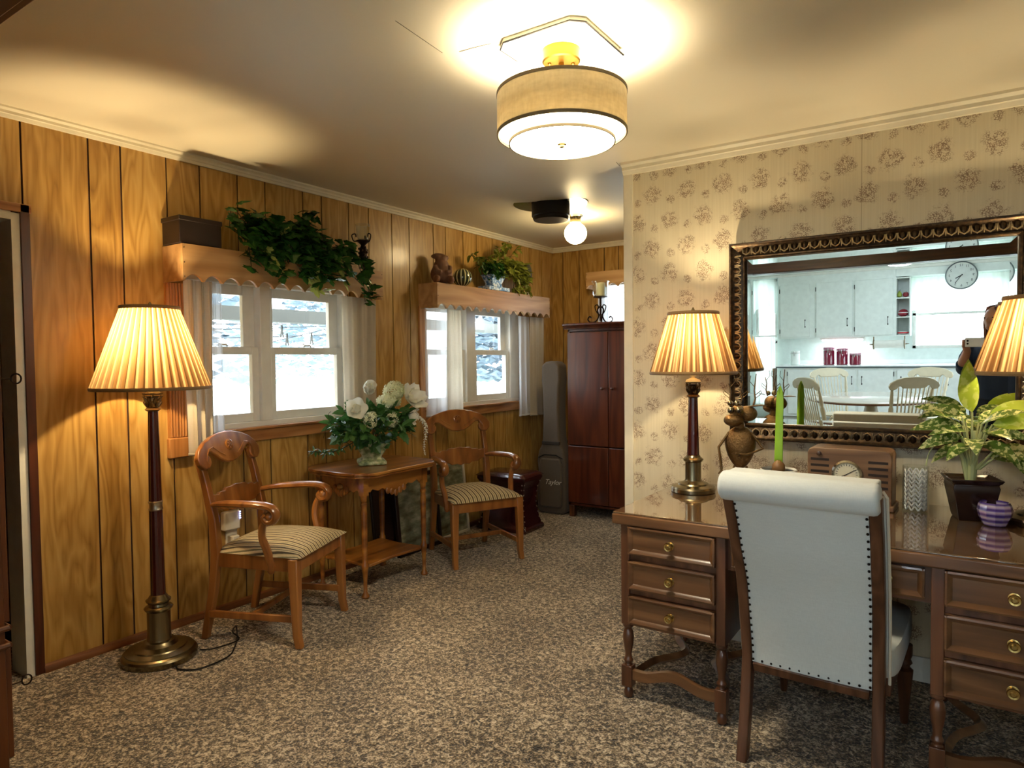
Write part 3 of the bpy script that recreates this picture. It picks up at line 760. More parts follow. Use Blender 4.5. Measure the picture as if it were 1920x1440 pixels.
DIEFFY = leaf_mat('young_lime_leaves', '#8fae2a', '#b9cc4a', '#dbe68a', .5, .35, 10)
STEMG = plain('pale_green_stem', '#a9b07a', .5)
def rdir(rr): return RZ(rr.uniform(0, 2*pi)) @ RY(rr.uniform(-1.3, 1.1)) @ RX(rr.uniform(-.8, .8))

# valances of the left wall
def valance(y0, y1, lab, zt=1.972, zb=1.788, xf=XL+.185, sc=.104):
    t = thing('window_valance', lab, 'valance', (XL, y0, zb), 0, 'pine valance boxes over the windows')
    L = y1-y0; H = zt-zb; n = max(2, round((L-.03)/sc)); st = (L-.012)/n
    poly = [(0, H), (0, 0)]
    for i in range(n):
        a = .006+i*st
        for k in range(0, 9):
            q = k/8; poly.append((a+.004+(st-.008)*q, .034*sin(pi*q)**.75 if 0 < q < 1 else 0))
    poly += [(L, 0), (L, H)]
    M().prism(poly, 0, xf-XL-.018, xf-XL).build('front_board', PINE, t, bevel=.002)
    M().box(0, xf-XL-.018, .0, .018, .0, H).build('side_board', PINE, t, bevel=.002)
    M().box(0, xf-XL-.018, L-.018, L, .0, H).build('side_board', PINE, t, bevel=.002)
    M().box(0, xf-XL-.019, .018, L-.018, H-.022, H-.004).build('top_board', PINE, t)
    for z in (.02, .09, H-.02):
        for y in (.009, L-.009): M().sph((xf-XL, y, z), .003, 6, 4).build('nail', IRON, t)
    return t
valance(1.855, 3.235, 'pine valance box over the nearer left window carrying the ivy garland')
valance(3.79, 5.40, 'pine valance box over the farther left window carrying the small animal statue', 1.955, 1.768)
t = valance(0, .75, 'pine valance over the small back-wall window behind the candle holder', 2.185, 2.035)
t.rotation_euler = (0, 0, -pi/2); t.location = (-2.93, YB, 2.035)

# curtains
def curtain(name, lab, x, y0, y1, z0, z1, mat, folds=5, amp=.022, taper=0.0, wav=.0, grp='short curtain panels', axis=0, pin=None):
    t = thing(name, lab, 'curtain', (0, 0, 0), 0, grp)
    rr = random.Random(lab); ph = rr.uniform(0, 6)
    def f(u, v):
        z = z1+(z0-z1)*v; c = (y0+y1)/2; w = (y1-y0)*(1-taper*v)
        y = c+(u-.5)*w
        if pin: y += pin*v*v
        d = amp*(.5+.5*v)*sin(2*pi*folds*u+ph+.5*sin(3*v))+.3*amp*sin(2*pi*folds*2.3*u+ph)
        z += wav*sin(2*pi*folds*u+ph)*v
        return (x+d, y, z) if axis == 0 else (y, x+d, z)
    M().grid(f, folds*14, 18).build('curtain_cloth', mat, t, ang=80)
    M().grid(lambda u, v: f(u, .985+.015*v), folds*14, 1).build('hem', mat, t, ang=80, solid=.004)
    return t
curtain('curtain_panel', 'tan curtain panel at the left of the nearer window, behind the floor lamp shade', XL+.125, 1.895, 2.05, .90, 1.80, CURTAIN, 3, .020, .15)
curtain('curtain_panel', 'narrow sheer curtain at the left of the nearer window, inside the tan panel', XL+.09, 2.03, 2.12, 1.0, 1.80, SHEER, 2, .012)
curtain('curtain_panel', 'taupe curtain panel hanging at the right side of the nearer window above the flowers', XL+.075, 2.97, 3.27, .98, 1.80, CURTAIN, 3, .010, .05)
curtain('curtain_panel', 'sheer bluish curtain panel at the left of the farther window, window bars showing through', XL+.10, 3.74, 4.01, .96, 1.77, SHEER, 2, .010)
curtain('curtain_panel', 'taupe curtain panel hanging down the left part of the farther window', XL+.115, 4.0, 4.16, .955, 1.77, CURTAIN, 2, .018, -.35)
curtain('curtain_panel', 'bright blue-lit lining curtain at the right side of the farther window', XL+.10, 4.985, 5.17, .875, 1.77, SHEER, 2, .014)
curtain('curtain_panel', 'taupe curtain panel at the far right end of the farther window', XL+.115, 5.16, 5.40, .865, 1.77, CURTAIN, 2, .014)
curtain('curtain_panel', 'narrow sheer curtain in the small back window beside the candle holder', YB-.05, -2.87, -2.74, 1.3, 2.06, SHEER, 3, .012, axis=1)

# things on the first valance
zt1 = 1.974
t = thing('wooden_box', 'dark rectangular box on the left end of the nearer valance', 'box', (XL+.10, 1.955, zt1))
M().box(-.08, .08, -.108, .118, 0, .128).build('box_body', plain('dark_box_wood', '#1c0b05', .55, 0, .2), t, bevel=.003)
M().box(-.084, .084, -.112, .122, .112, .136).build('box_lid', plain('dark_box_wood', '#1c0b05', .55, 0, .2), t, bevel=.003)
rr = random.Random(11)
t = thing('ivy_garland', 'dark green artificial ivy spilling over the nearer valance', 'plant', (XL+.12, 2.60, zt1))
vines = []; mi = M(); ml = M(); ms = M()
for i in range(56):
    y = rr.uniform(-.38, .36); st = V((rr.uniform(-.05, .04), y*.7, .03))
    out = rr.random()
    if out < .55: en = [st+V((.05, rr.uniform(-.1, .15), .12+rr.uniform(-.05, .05))), V((.10, y+rr.uniform(-.1, .1), rr.uniform(-.02, .06))), V((.12, y+rr.uniform(-.05, .12), rr.uniform(-.14, -.02)))]
    elif y > .16: continue
    else: en = [st+V((0, rr.uniform(-.1, .1), .10)), V((rr.uniform(-.05, .06), y+rr.uniform(-.1, .05), rr.uniform(.10, .20))), V((rr.uniform(-.05, .08), y+rr.uniform(-.12, .1), rr.uniform(.08, .22)))]
    vines.append((spline([st]+en, 6), rr.random() < .12))
vines.append((spline([V((0, .2, .05)), V((.09, .33, .08)), V((.115, .40, -.05)), V((.12, .42, -.22))], 8), False))
vines.append((spline([V((0, .2, .05)), V((.09, .36, .06)), V((.115, .42, -.02)), V((.12, .46, -.20))], 8), False))
vines.append((spline([V((0, 0, .05)), V((.09, -.02, .10)), V((.115, .0, -.04)), V((.12, .04, -.20))], 8), True))
vines.append((spline([V((0, -.2, .05)), V((.09, -.30, .08)), V((.115, -.30, .0)), V((.118, -.27, -.08))], 8), True))
vines.append((spline([V((0, -.2, .05)), V((.03, -.35, .15)), V((.06, -.46, .22)), V((.06, -.48, .12))], 8), False))
vines.append((spline([V((0, 0, .1)), V((.0, -.02, .2)), V((.02, .04, .27)), V((.03, .10, .29))], 8), False))
for vp, pale in vines:
    ms.tube(vp, .0025, 5)
    for k, p in enumerate(vp):
        if k % 2 == 0 or rr.random() < .6:
            q = p+V((rr.uniform(0, .03), rr.uniform(-.03, .03), rr.uniform(-.02, .03)))
            if q.x < -.06: q.x = -.06
            if q.z < .02 and q.x < .09: q.x = .09+rr.random()*.03
            mt = T(*q) @ RZ(rr.uniform(-.9, .9)) @ RY(rr.uniform(-.3, 1.2)) @ RX(rr.uniform(-.7, .7))
            ivy_leaf(ml if (pale and k > len(vp)*.55) else mi, mt, rr.uniform(.06, .095))
mi.build('foliage', IVY, t, flat=True); ml.build('pale_leaves', IVYL, t, flat=True); ms.build('vines', plain('vine_brown', '#3a3518', .7), t)

t = thing('hurricane_candle_holder', 'dark iron candle holder with glass cup at the right end of the nearer valance', 'candle holder', (XL+.12, 3.125, zt1))
m = M().lathe([(.045, 0), (.048, .006), (.030, .016), (.014, .03), (.012, .05), (.022, .07), (.026, .10), (.024, .14), (.014, .165), (.028, .18), (.045, .188), (.046, .195)], n=20)
for i in range(14): m.sph((.024*cos(i*2.4), .024*sin(i*2.4), .07+i*.006), .010, 6, 5)
m.build('stand', IRON, t)
for s in (0, 1, 2): M().tube(spline([(.04*cos(s*2.1), .04*sin(s*2.1), .19), (.062*cos(s*2.1), .062*sin(s*2.1), .19), (.072*cos(s*2.1), .072*sin(s*2.1), .225), (.05*cos(s*2.1), .05*sin(s*2.1), .235), (.045*cos(s*2.1), .045*sin(s*2.1), .215)], 5), .004, 6).build('scroll', IRON, t)
M().lathe([(.018, .196), (.034, .205), (.042, .24), (.044, .28), (.050, .30)], n=24, capb=True, capt=False).build('glass_cup', THICKGLASS, t, solid=.002)

# things on the second valance
zt2 = 1.957
STONE = plain('brown_statue', '#7a5540', .6, 0, .15)
t = thing('animal_statue', 'small brown seated animal statue looking up on the farther valance', 'statue', (XL+.11, 3.93, zt2), R(-35))
m = M(); m.sph((0, 0, .075), (.075, .085, .08)); m.sph((.0, 0, .13), (.055, .06, .07)); m.sph((.0, 0, .185), (.045, .048, .045)); m.sph((.015, -.035, .205), (.028, .05, .020), mat=None)
m.sph((.0, .04, .20), (.02, .018, .018)); m.sph((.0, -.02, .222), (.03, .04, .01)); m.sph((.06, .055, .03), (.05, .025, .03)); m.sph((.06, -.055, .03), (.05, .025, .03)); m.tube([(.03, .06, .13), (.06, .05, .09), (.07, .02, .08)], .018, 8); m.tube([(.03, -.06, .13), (.06, -.05, .09), (.07, -.02, .08)], .018, 8)
o = m.build('body', STONE, t, ang=80); q = o.modifiers.new('r', 'REMESH'); q.mode = 'VOXEL'; q.voxel_size = .006; q.use_smooth_shade = True
t = NT('striped_gourd'); sp = t.t.nodes.new('ShaderNodeSeparateXYZ'); t.t.links.new(t.coord(), sp.inputs[0])
fr = t.math('FRACT', t.math('ADD', t.math('MULTIPLY', t.math('ARCTAN2', sp.outputs[1], sp.outputs[0]), 14/(2*pi)), 20.))
t.set(Base_Color=t.ramp(fr, [(0, '#1c2413'), (.55, '#2c3a1a'), (.62, '#d8d6a0'), (.85, '#e6e2b8'), (.92, '#1c2413')]), Roughness=.15, Coat_Weight=.8); GOURD = t.m
t = thing('striped_ball', 'dark glass ball with cream stripes beside the animal statue', 'ornament', (XL+.12, 4.17, zt2))
M().sph((0, 0, .072), (.078, .078, .072), 40, 16).build('ball', GOURD, t)
t = NT('blue_white_china'); nz = t.noise(t.coord(), 40, 3, .7)
t.set(Base_Color=t.ramp(nz, [(.42, '#3b6fb0'), (.5, '#9cc0e8'), (.58, '#e8f0fa')]), Roughness=.3); CHINA = t.m
t = thing('potted_plant', 'trailing plant with glossy leaves in a blue and white square pot on the farther valance', 'plant', (XL+.115, 4.60, zt2))
M().box(-.055, .065, -.15, .15, 0, .032).build('tray', CHINA, t, bevel=.004)
m = M(); rect_loft(m, [(0, 0, .033, .045, .075), (0, .0, .06, .04, .065), (0, 0, .115, .052, .10), (0, 0, .13, .058, .115)]); m.build('pot', CHINA, t, bevel=.006)
rr = random.Random(5); m = M(); mb = M(); mv = M()
for i in range(46):
    k = i/46; typ = rr.random()
    st = V((rr.uniform(-.03, .03), rr.uniform(-.08, .08), .12))
    if typ < .35: pts = [st, st+V((.02, rr.uniform(-.15, .0), .08)), st+V((.03, rr.uniform(-.28, -.05), rr.uniform(.02, .15)))]
    elif typ < .75: pts = [st, st+V((.02, rr.uniform(.0, .15), .10)), st+V((.05, rr.uniform(.1, .35), rr.uniform(.05, .12))), st+V((.06, rr.uniform(.2, .38), rr.uniform(-.12, .05)))]
    else: pts = [st, st+V((.0, rr.uniform(-.02, .15), .15)), st+V((.02, rr.uniform(.0, .30), rr.uniform(.24, .38)))]
    for pp in pts: pp.x = max(pp.x, -.07)
    vp = spline(pts, 6); mv.tube(vp, .002, 5)
    for p in vp[1:]:
        for _ in range(2):
            q = p+V((rr.uniform(-.01, .03), rr.uniform(-.02, .02), rr.uniform(-.01, .02)))
            if q.z < .0 and q.x < .075: q.x = .08
            mt = T(*q) @ RZ(rr.uniform(-1.6, 1.6)) @ RY(rr.uniform(-.5, 1.2)) @ RX(rr.uniform(-1, 1))
            leaf((m if (p.y > .05 or p.z > .22) else mb), mt, rr.uniform(.04, .08), rr.uniform(.02, .036), .3)
m.build('trailing_leaves', WAXY, t, flat=True); mb.build('dark_leaves', IVY, t, flat=True); mv.build('vines', plain('vine_brown', '#3a3518', .7), t)
m = M(); vp = spline([V((.05, .35, .0)), V((.08, .20, .02)), V((.085, .22, -.06)), V((.085, .24, -.10))], 4)
t = thing('oval_paddle', 'dark grey oval on a thin white stem at the right end of the farther valance', 'ornament', (XL+.12, 5.13, zt2))
M().sph((0, 0, .20), (.012, .068, .092), 24, 14).build('oval_head', plain('slate_grey', '#4a5048', .35), t)
M().tube([(0, 0, 0), (0, -.01, .12)], .009, 8).lathe([(.03, 0), (.03, .008), (.01, .012)], n=16).build('stem', WHITEPAINT, t)

# candle holder on the wardrobe
t = thing('iron_candle_holder', 'scrolled wrought-iron candle holder with cream pillar candle on top of the wardrobe', 'candle holder', (-2.64, 5.30, 1.693))
m = M()
m.tube([(0, 0, .02), (0, 0, .22)], .010, 8)
for a in (0, 2.1, 4.2):
    b = RZ(a+pi)
    m.tube([b @ V(p) for p in spline([(.0, 0, .15), (.03, 0, .12), (.02, 0, .06), (.05, 0, .015), (.10, 0, .010), (.125, 0, .035), (.11, 0, .06), (.09, 0, .05)], 6)], .007, 6)
    m.tube([b @ V(p) for p in spline([(.0, 0, .06), (.04, 0, .10), (.055, 0, .15), (.03, 0, .16), (.02, 0, .14)], 5)], .005, 6)
m.lathe([(.01, .215), (.062, .225), (.062, .232), (.01, .235)], n=24)
m.build('scroll_stand', IRON, t)
M().lathe([(.062, .233), (.066, .25), (.066, .35), (.074, .362), (.078, .362)], n=28, capt=False, capb=False).build('glass_cup', THICKGLASS, t, solid=.003)
M().lathe([(.040, .236), (.041, .24), (.041, .345), (.036, .35), (.005, .346)], n=24).build('candle', plain('candle_wax', '#ede3bb', .5, Emission_Color=lin('#ede3bb'), Emission_Strength=0.0), t)

# ================================================================== CEILING FIXTURES
CL = (-1.095, 1.925); cz_ = zc(*CL)
t = thing('ceiling_plate', 'flat white plate with clipped corners on the ceiling above the drum lamp', 'ceiling plate', (CL[0]-.005, CL[1]+.005, cz_-.016))
a = .155; c = .035
M().prism([(-a+c, -a), (a-c, -a), (a, -a+c), (a, a-c), (a-c, a), (-a+c, a), (-a, a-c), (-a, -a+c)], 2, 0, .022).build('plate', WHITEPAINT, t, bevel=.001)
M().tube([(-a, -.02, .002), (-a, -a+c, .002), (-a+c, -a, .002), (a-c, -a, .002), (a, -a+c, .002), (a, a-.01, .002)], .0035, 6).build('shaded_edge', BLACK, t)  # black strip paints in the unlit edges of the plate
t = thing('drum_ceiling_lamp', 'two-tier drum ceiling lamp in beige linen with glowing diffuser', 'lamp', (CL[0], CL[1], 0))
zt = cz_-.016
m = M().lathe([(.058, -.040), (.062, -.036), (.062, 0)], (0, 0, zt), 32).tube([(0, 0, zt-.04), (0, 0, 2.09)], .009, 10)
for s in (-1, 1): m.sph((.038*s*cos(.6), .038*s*sin(.6), zt-.041), .006, 8, 6)
m.build('canopy', GOLD, t)
def drum(m, r, z0, z1, th=.0015):
    m.lathe([(r, z0), (r, z1), (r-th, z1), (r-th, z0), (r, z0)], n=72, capb=False, capt=False)
sh = M(); drum(sh, .210, 2.104, 2.234); s1 = sh.build('outer_shade', DRUMCLOTH, t, ang=30)
INN = fabric('inner_drum_cloth', '#f2ead2', '#fbf4e0', .9, .7, 260)
sh = M(); drum(sh, .172, 2.076, 2.19); s2 = sh.build('inner_shade', INN, t, ang=30)
def ringm(r, z, h=.005, th=.003): return M().lathe([(r-th, z-h), (r+th*.5, z-h), (r+th*.5, z+h), (r-th, z+h), (r-th, z-h)], n=72, capb=False, capt=False)
TR = plain('shade_rim', '#6e6146', .7)
ringm(.210, 2.106).build('rim', TR, s1); ringm(.210, 2.232).build('rim', TR, s1); ringm(.172, 2.078, .004).build('rim', TR, s2)
for r_, z0_, z1_, pr in ((.2112, 2.108, 2.23, s1), (.1732, 2.08, 2.106, s2)):
    M().grid(lambda u, v: (r_*cos(3.50+.05*u), r_*sin(3.50+.05*u), z0_+(z1_-z0_)*v), 4, 1).build('seam', CURTAIN, pr)
M().lathe([(.205, 2.108), (.173, 2.108)], n=48, capb=False, capt=False).build('tier_diffuser', emit('tier_glow', '#fff0cc', 12), t)
M().lathe([(.170, 2.079), (.001, 2.079)], n=48, capb=False, capt=False).build('diffuser', emit('diffuser_glow', '#fff0d4', 44), t)
M().lathe([(.001, 2.062), (.009, 2.064), (.009, 2.071), (.015, 2.072), (.015, 2.077)], n=20).build('finial', GOLD, t)
bl = emit('drum_bulb_glow', '#ffe9bd', 5)
for i in range(3):
    a = i*2*pi/3+.5; M().sph((.07*cos(a), .07*sin(a), 2.15), (.028, .028, .04), 12, 8).build('light_bulb', bl, t)
    light('drum_bulb_light', 'POINT', (.08*cos(a), .08*sin(a), 2.185), 1.7, (1.0, .90, .68), parent=t, shadow_soft_size=.04)

t = thing('stove_pipe_collar', 'black stove pipe stub with round metal collar on the back-room ceiling', 'pipe', (-2.40, 4.055, zc(-2.4, 4.05)))
M().lathe([(.26, -.006), (.262, -.002), (.262, .004)], n=48).build('collar_disc', plain('galvanised_disc', '#77726a', .22, .9), t)
M().lathe([(.118, -.118), (.125, -.105), (.125, -.095), (.133, -.090), (.133, -.006)], n=40).build('pipe', BLACK, t, ang=25)
t = thing('globe_ceiling_light', 'small glowing glass globe light on brass collar at the back-room ceiling', 'lamp', (-2.475, 4.55, zc(-2.475, 4.55)))
M().lathe([(.045, -.055), (.042, -.05), (.040, -.03), (.046, -.012), (.060, -.004), (.060, 0)], n=32).build('collar', BRASS, t)
M().sph((0, 0, -.135), (.085, .085, .082), 32, 18).build('globe', emit('globe_glow', '#ffe2a8', 34), t)
t = M().tube([(-1.42, 1.50, zc(-1.42, 1.5)-.001), (-1.43, 1.62, zc(-1.43, 1.6)-.001), (-1.44, 1.74, zc(-1.44, 1.74)-.001)], .0012, 4).build('ceiling_crack_and_shadow', plain('crack_and_shadow_dark', '#6e6656', .9)); t['kind'] = 'structure'
t = M().tube([(-1.39, 1.767, zc(-1.39, 1.767)-.001), (-1.34, 1.77, zc(-1.34, 1.77)-.001), (-1.272, 1.78, zc(-1.27, 1.78)-.001)], .0012, 4).build('ceiling_crack_and_shadow', MC['crack_and_shadow_dark']); t['kind'] = 'structure'
t = M().tube([(-1.50, 3.20, zc(-1.5, 3.2)-.001), (-1.515, 3.27, zc(-1.515, 3.27)-.001)], .0015, 4).build('ceiling_crack_and_shadow', MC['crack_and_shadow_dark']); t['kind'] = 'structure'  # dark strip drawn for the shadow line in the ceiling corner

# ================================================================== BACK CORNER
t = thing('wardrobe', 'reddish-brown two-door wardrobe against the back wall', 'wardrobe', (-2.46, 5.40, 0))
x0, x1, yf, yb = -.42, .42, -.28, .30
m = M().box(x0, x0+.02, yf+.02, yb, .10, 1.64).box(x1-.02, x1, yf+.02, yb, .10, 1.64).box(x0, x1, yb-.01, yb, .1, 1.64).box(x0, x1, yf+.02, yb, .10, .12).box(x0, x1, yf+.02, yb, 1.62, 1.64).box(x0+.02, x1-.02, yf+.05, yf+.07, .12, 1.62)
m.build('body', WARDROBE, t, bevel=.002)
M().prism([(yf-.03, 1.675), (yf-.03, 1.69), (yb, 1.69), (yb, 1.64), (yf, 1.64), (yf-.005, 1.655)], 0, x0-.03, x1+.03).build('cornice', WARDROBE, t, bevel=.003)
def knob(m, x, y, z, s=1.0, dirv=(0, -1, 0)):
    m.lathe([(.006*s, 0), (.006*s, .012*s), (.014*s, .018*s), (.015*s, .024*s), (.008*s, .03*s), (.001, .031*s)], n=16, mat=T(x, y, z) @ rot_to(dirv))
for a, b, kx in ((x0+.006, -.028, -.072), (-.022, x1-.006, .022)):
    d = M().box(a, b, yf, yf+.02, .635, 1.61); d2 = d.build('door', WARDROBE, t, bevel=.003)
    k = M(); knob(k, kx, yf, 1.13); k.build('knob', plain('wood_knob', '#4a2012', .3), d2)
for a, b in ((x0+.006, -.028), (-.022, x1-.006)): M().box(a, b, yf, yf+.02, .13, .625).build('lower_door', WARDROBE, t, bevel=.003)
for sx in (-1, 1):
    for y in (yf+.04, yb-.03): M().box(sx*.39-.025, sx*.39+.025, y-.025, y+.025, 0, .10).build('leg', CABWOOD, t, bevel=.004)

t = thing('guitar_bag', 'grey-brown padded guitar bag with white script lettering standing left of the wardrobe', 'bag', (-3.055, 5.20, 0), R(2))
BAG = fabric('bag_cloth', '#453a2e', '#5c5042', .85)
def bagout():
    h = [(0, .0), (.11, .0), (.145, .03), (.15, .12), (.148, .28), (.135, .38), (.145, .47), (.13, .56), (.095, .62), (.085, .70), (.078, .90), (.085, 1.12), (.095, 1.2), (.09, 1.33), (.05, 1.36), (0, 1.365)]
    return [(x, z) for x, z in h]+[(-x, z) for x, z in h[-2:0:-1]]
M().prism(bagout(), 1, -.075, .075).build('body', BAG, t, bevel=.02, seg=3)
M().prism([(x*.86, z) for x, z in [(-.13, .08), (-.11, .06), (.11, .06), (.13, .08), (.135, .42), (.11, .50), (-.11, .50), (-.135, .42)]], 1, -.10, -.07).build('front_pocket', BAG, t, bevel=.015, seg=3)
M().tube([(-.12, -.083, .50), (-.06, -.09, .53), (.06, -.09, .53), (.12, -.083, .50)], .005, 6).build('pocket_zipper', BLACK, t)
M().box(-.088, .088, -.082, .082, .62, .65).build('strap', plain('bag_strap', '#2b251e', .7), t, bevel=.004)
def text_mesh(name, body, size, ext, mat, parent, loc, rot, shear=0):
    c = bpy.data.curves.new(name, 'FONT'); c.body = body; c.size = size; c.extrude = ext; c.align_x = 'CENTER'; c.align_y = 'CENTER'; c.shear = shear
    o = bpy.data.objects.new(name, c); COL.objects.link(o)
    me = bpy.data.meshes.new_from_object(o.evaluated_get(bpy.context.evaluated_depsgraph_get())); bpy.data.objects.remove(o)
    me.materials.clear(); me.materials.append(mat); o = bpy.data.objects.new(name, me); COL.objects.link(o)
    o.parent = parent; o.location = loc; o.rotation_euler = rot; return o
text_mesh('lettering', 'Taylor', .062, .001, plain('bag_lettering', '#d8d2c4', .6), t, (.03, -.103, .29), (pi/2, 0, 0), .35)

BURG = plain('burgundy_leather', '#35080c', .22, 0, .15, Coat_Weight=.6)
t = thing('leather_ottoman', 'burgundy leather ottoman with waisted sides behind the far armchair', 'ottoman', (-3.09, 4.525, 0), R(3))
sec = [(.235, .155, 0), (.235, .155, .035), (.22, .145, .045), (.205, .132, .09), (.188, .118, .19), (.186, .116, .26), (.198, .126, .35), (.215, .145, .40), (.225, .152, .415), (.225, .152, .44)]
m = M(); rect_loft(m, [(0, 0, z, a, b) for a, b, z in sec]); m.build('body', BURG, t, bevel=.008, seg=2)
M().grid(lambda u, v: ((u*2-1)*.232, (v*2-1)*.158, .44+.035*(max(0, (1-abs(2*u-1)**6))*max(0, (1-abs(2*v-1)**6)))**.5), 20, 16).build('cushion_top', BURG, t, ang=70)
nt = M()
for i in range(9):
    z = .05+i*.042; q = [a for a in sec if a[2] <= z+1e-6][-1]; q2 = [a for a in sec if a[2] > z][0]; f = (z-q[2])/(q2[2]-q[2])
    ax = q[0]+(q2[0]-q[0])*f; by = q[1]+(q2[1]-q[1])*f
    for sx, sy in ((1, -1), (-1, -1), (1, 1)): nt.sph((sx*(ax-.012), sy*(by+.001), z), .006, 8, 6); nt.sph((sx*(ax+.001), sy*(by-.012), z), .006, 8, 6)
nt.build('nailhead_trim', plain('nailhead_metal', '#9a8e80', .3, 1), t)

def picture(lab, y, w, h, frm, art, x=XL+.045, lean=.10, name='leaning_picture', fw=.02, dx=.02):
    t = thing(name, lab, 'picture frame', (x+h*sin(lean), y, .004), 0, 'picture frames leaning on the wall', rot=(0, -lean, 0))
    M().box(-dx, 0, -w/2, -w/2+fw, 0, h).box(-dx, 0, w/2-fw, w/2, 0, h).box(-dx, 0, -w/2, w/2, 0, fw).box(-dx, 0, -w/2, w/2, h-fw, h).build('frame', frm, t, bevel=.003)
    M().box(-dx*.8, -dx*.5, -w/2+fw, w/2-fw, fw, h-fw).build('picture_panel', art, t)
ART = NT('grey_green_art'); nz = ART.noise(ART.coord((1, 1, 2.5)), 6, 4, .6)
ART.set(Base_Color=ART.ramp(nz, [(.3, '#4c4a36'), (.5, '#7a7d66'), (.65, '#a5a58c'), (.8, '#c8c4aa')]), Roughness=.25); ART = ART.m
picture('large grey-green picture in a dark frame leaning behind the side table', 3.62, .46, .56, plain('dark_frame', '#1d0d07', .4), ART, x=XL+.10, fw=.03, dx=.03)
picture('dark brown framed picture leaning behind the side table, nearest its legs', 3.40, .34, .57, plain('dark_frame', '#1d0d07', .4), plain('dark_art', '#2a170d', .5), x=XL+.03)
picture('pale picture in a thin white frame leaning between the far armchair and the ottoman', 4.04, .44, .60, plain('white_frame', '#d8d0bc', .5), ART, x=XL+.04, fw=.022)
t = thing('plug_in_adapter', 'white plug-in adapter with small blue lights behind the near armchair', 'adapter', (XL+.006, 2.183, .47))
M().box(0, .04, -.05, .05, -.02, .085).build('housing', plain('white_plastic', '#e9e2d0', .4), t, bevel=.008)
m = M()
for i in range(4): m.sph((.041, .047, .075-i*.012), .004, 8, 6)
m.build('indicator_lights', emit('blue_led', '#8f9cff', 6), t)
t = thing('outlet_plug', 'white plug in the wall outlet below the adapter behind the near armchair', 'plug', (XL+.0, 2.20, .385))
M().box(.0, .007, -.035, .035, -.06, .06).build('outlet_plate', MC['white_plastic'], t, bevel=.002)
M().prism([(0, -.025), (.045, -.02), (.045, .02), (0, .025)], 2, -.03, .03, T(.007, .0, 0)).build('plug_body', MC['white_plastic'], t, bevel=.004)

# cabinet with keys at the far left, its front facing the windows
t = thing('key_cabinet', 'dark wooden cabinet cut off by the left edge with small keys in its doors', 'cabinet', (-2.96, .719, 0))
m = M().box(-.28, .28, -.19, .17, 0, 2.3); m.build('body', CABWOOD, t, bevel=.004)
M().prism([(-.20, 0), (-.20, .02), (-.30, .05), (-.30, 0)], 1, -.2, .2, T(0, 0, 2.3)).box(-.3, .3, -.2, .2, 2.3, 2.34).build('cornice', CABWOOD, t, bevel=.004)
for z0, z1, nm in ((.50, 2.27, 'upper_door'), (.03, .41, 'lower_door')):
    d = M().box(-.27, -.003, .17, .188, z0, z1).box(.003, .27, .17, .188, z0, z1).build(nm, CABWOOD, t, bevel=.003)
for z in (.425, .485): M().tube([(-.29, .178, z), (.288, .178, z)], .010, 8).tube([(.288, -.19, z), (.288, .178, z)], .010, 8).build('moulding', CABWOOD, t)
def keyo(z, x=.255):
    k = M().tube([(x, .185, z), (x, .222, z)], .0028, 6).tube([(x, .236+.015*cos(a*pi/8), z+.017*sin(a*pi/8)) for a in range(16)], .0028, 6, closed=True)
    k.build('key', IRON, t)
keyo(1.327); keyo(.275)
t = thing('hall_cabinet', 'black cupboard standing in the dim hall beyond the doorway', 'cabinet', (-4.05, 1.28, 0))
M().box(-.2, .2, -.5, .17, .02, 1.10).build('body', BLACK, t, bevel=.004); M().box(-.22, .22, -.52, .19, 1.10, 1.125).build('top', BLACK, t)
for y in (-.45, .12): M().box(-.18, .18, y-.02, y+.02, 0, .02).build('foot', BLACK, t)

# ================================================================== DESK
t = thing('writing_desk', 'walnut kneehole desk with glass top and turned legs against the wallpapered wall', 'desk', (0, 0, 0))
m = M().box(-1.172, .375, 2.440, 3.235, .712, .7545); m.build('desk_top', DESKWOOD, t, bevel=.006, seg=3)
M().box(-1.168, .371, 2.444, 3.232, .7545, .7615).build('glass_top', None or plain('desk_glass_tint', '#60472f', .02, 0, .05, Coat_Weight=1, IOR=2.0, Coat_IOR=1.7), t, bevel=.002)
BK = plain('brass_pull', '#c0a566', .25, 1, .1)
def drawer(x0, x1, z0, z1, y=2.452, n=1, two=False):
    w = .018
    m = M().box(x0, x1, y, y+.02, z0, z1)
    d = m.build('drawer', DESKWOOD, t, bevel=.002)
    fr = M()
    pr = [(0, 0), (0, -.010), (.006, -.012), (.012, -.008), (.018, -.003), (.020, 0)]
    # picture-frame moulding around the face
    for (a, b, fl) in (((x0, z0), (x1, z0), 0), ((x0, z1), (x1, z1), 1)):
        s = -1 if fl else 1
        fr.prism([(y+q, (z1 if fl else z0)+s*p) for p, q in pr], 0, x0, x1)
    for fl in (0, 1):
        s = -1 if fl else 1; xx = x1 if fl else x0
        fr.prism([(xx+s*p, y+q) for p, q in pr], 2, z0, z1)
    fr.build('moulding', DESKWOOD, d, ang=25)
    for kx in ([(x0+x1)/2] if n == 1 else [x0+.09, x1-.105]):
        k = M(); zz = (z0+z1)/2
        k.lathe([(.016, 0), (.016, .003), (.007, .005), (.006, .013), (.014, .018), (.017, .023), (.015, .028), (.010, .027), (.006, .030), (.001, .030)], n=20, mat=T(kx, y, zz) @ rot_to((0, -1, 0)))
        k.build('knob', BK, d)
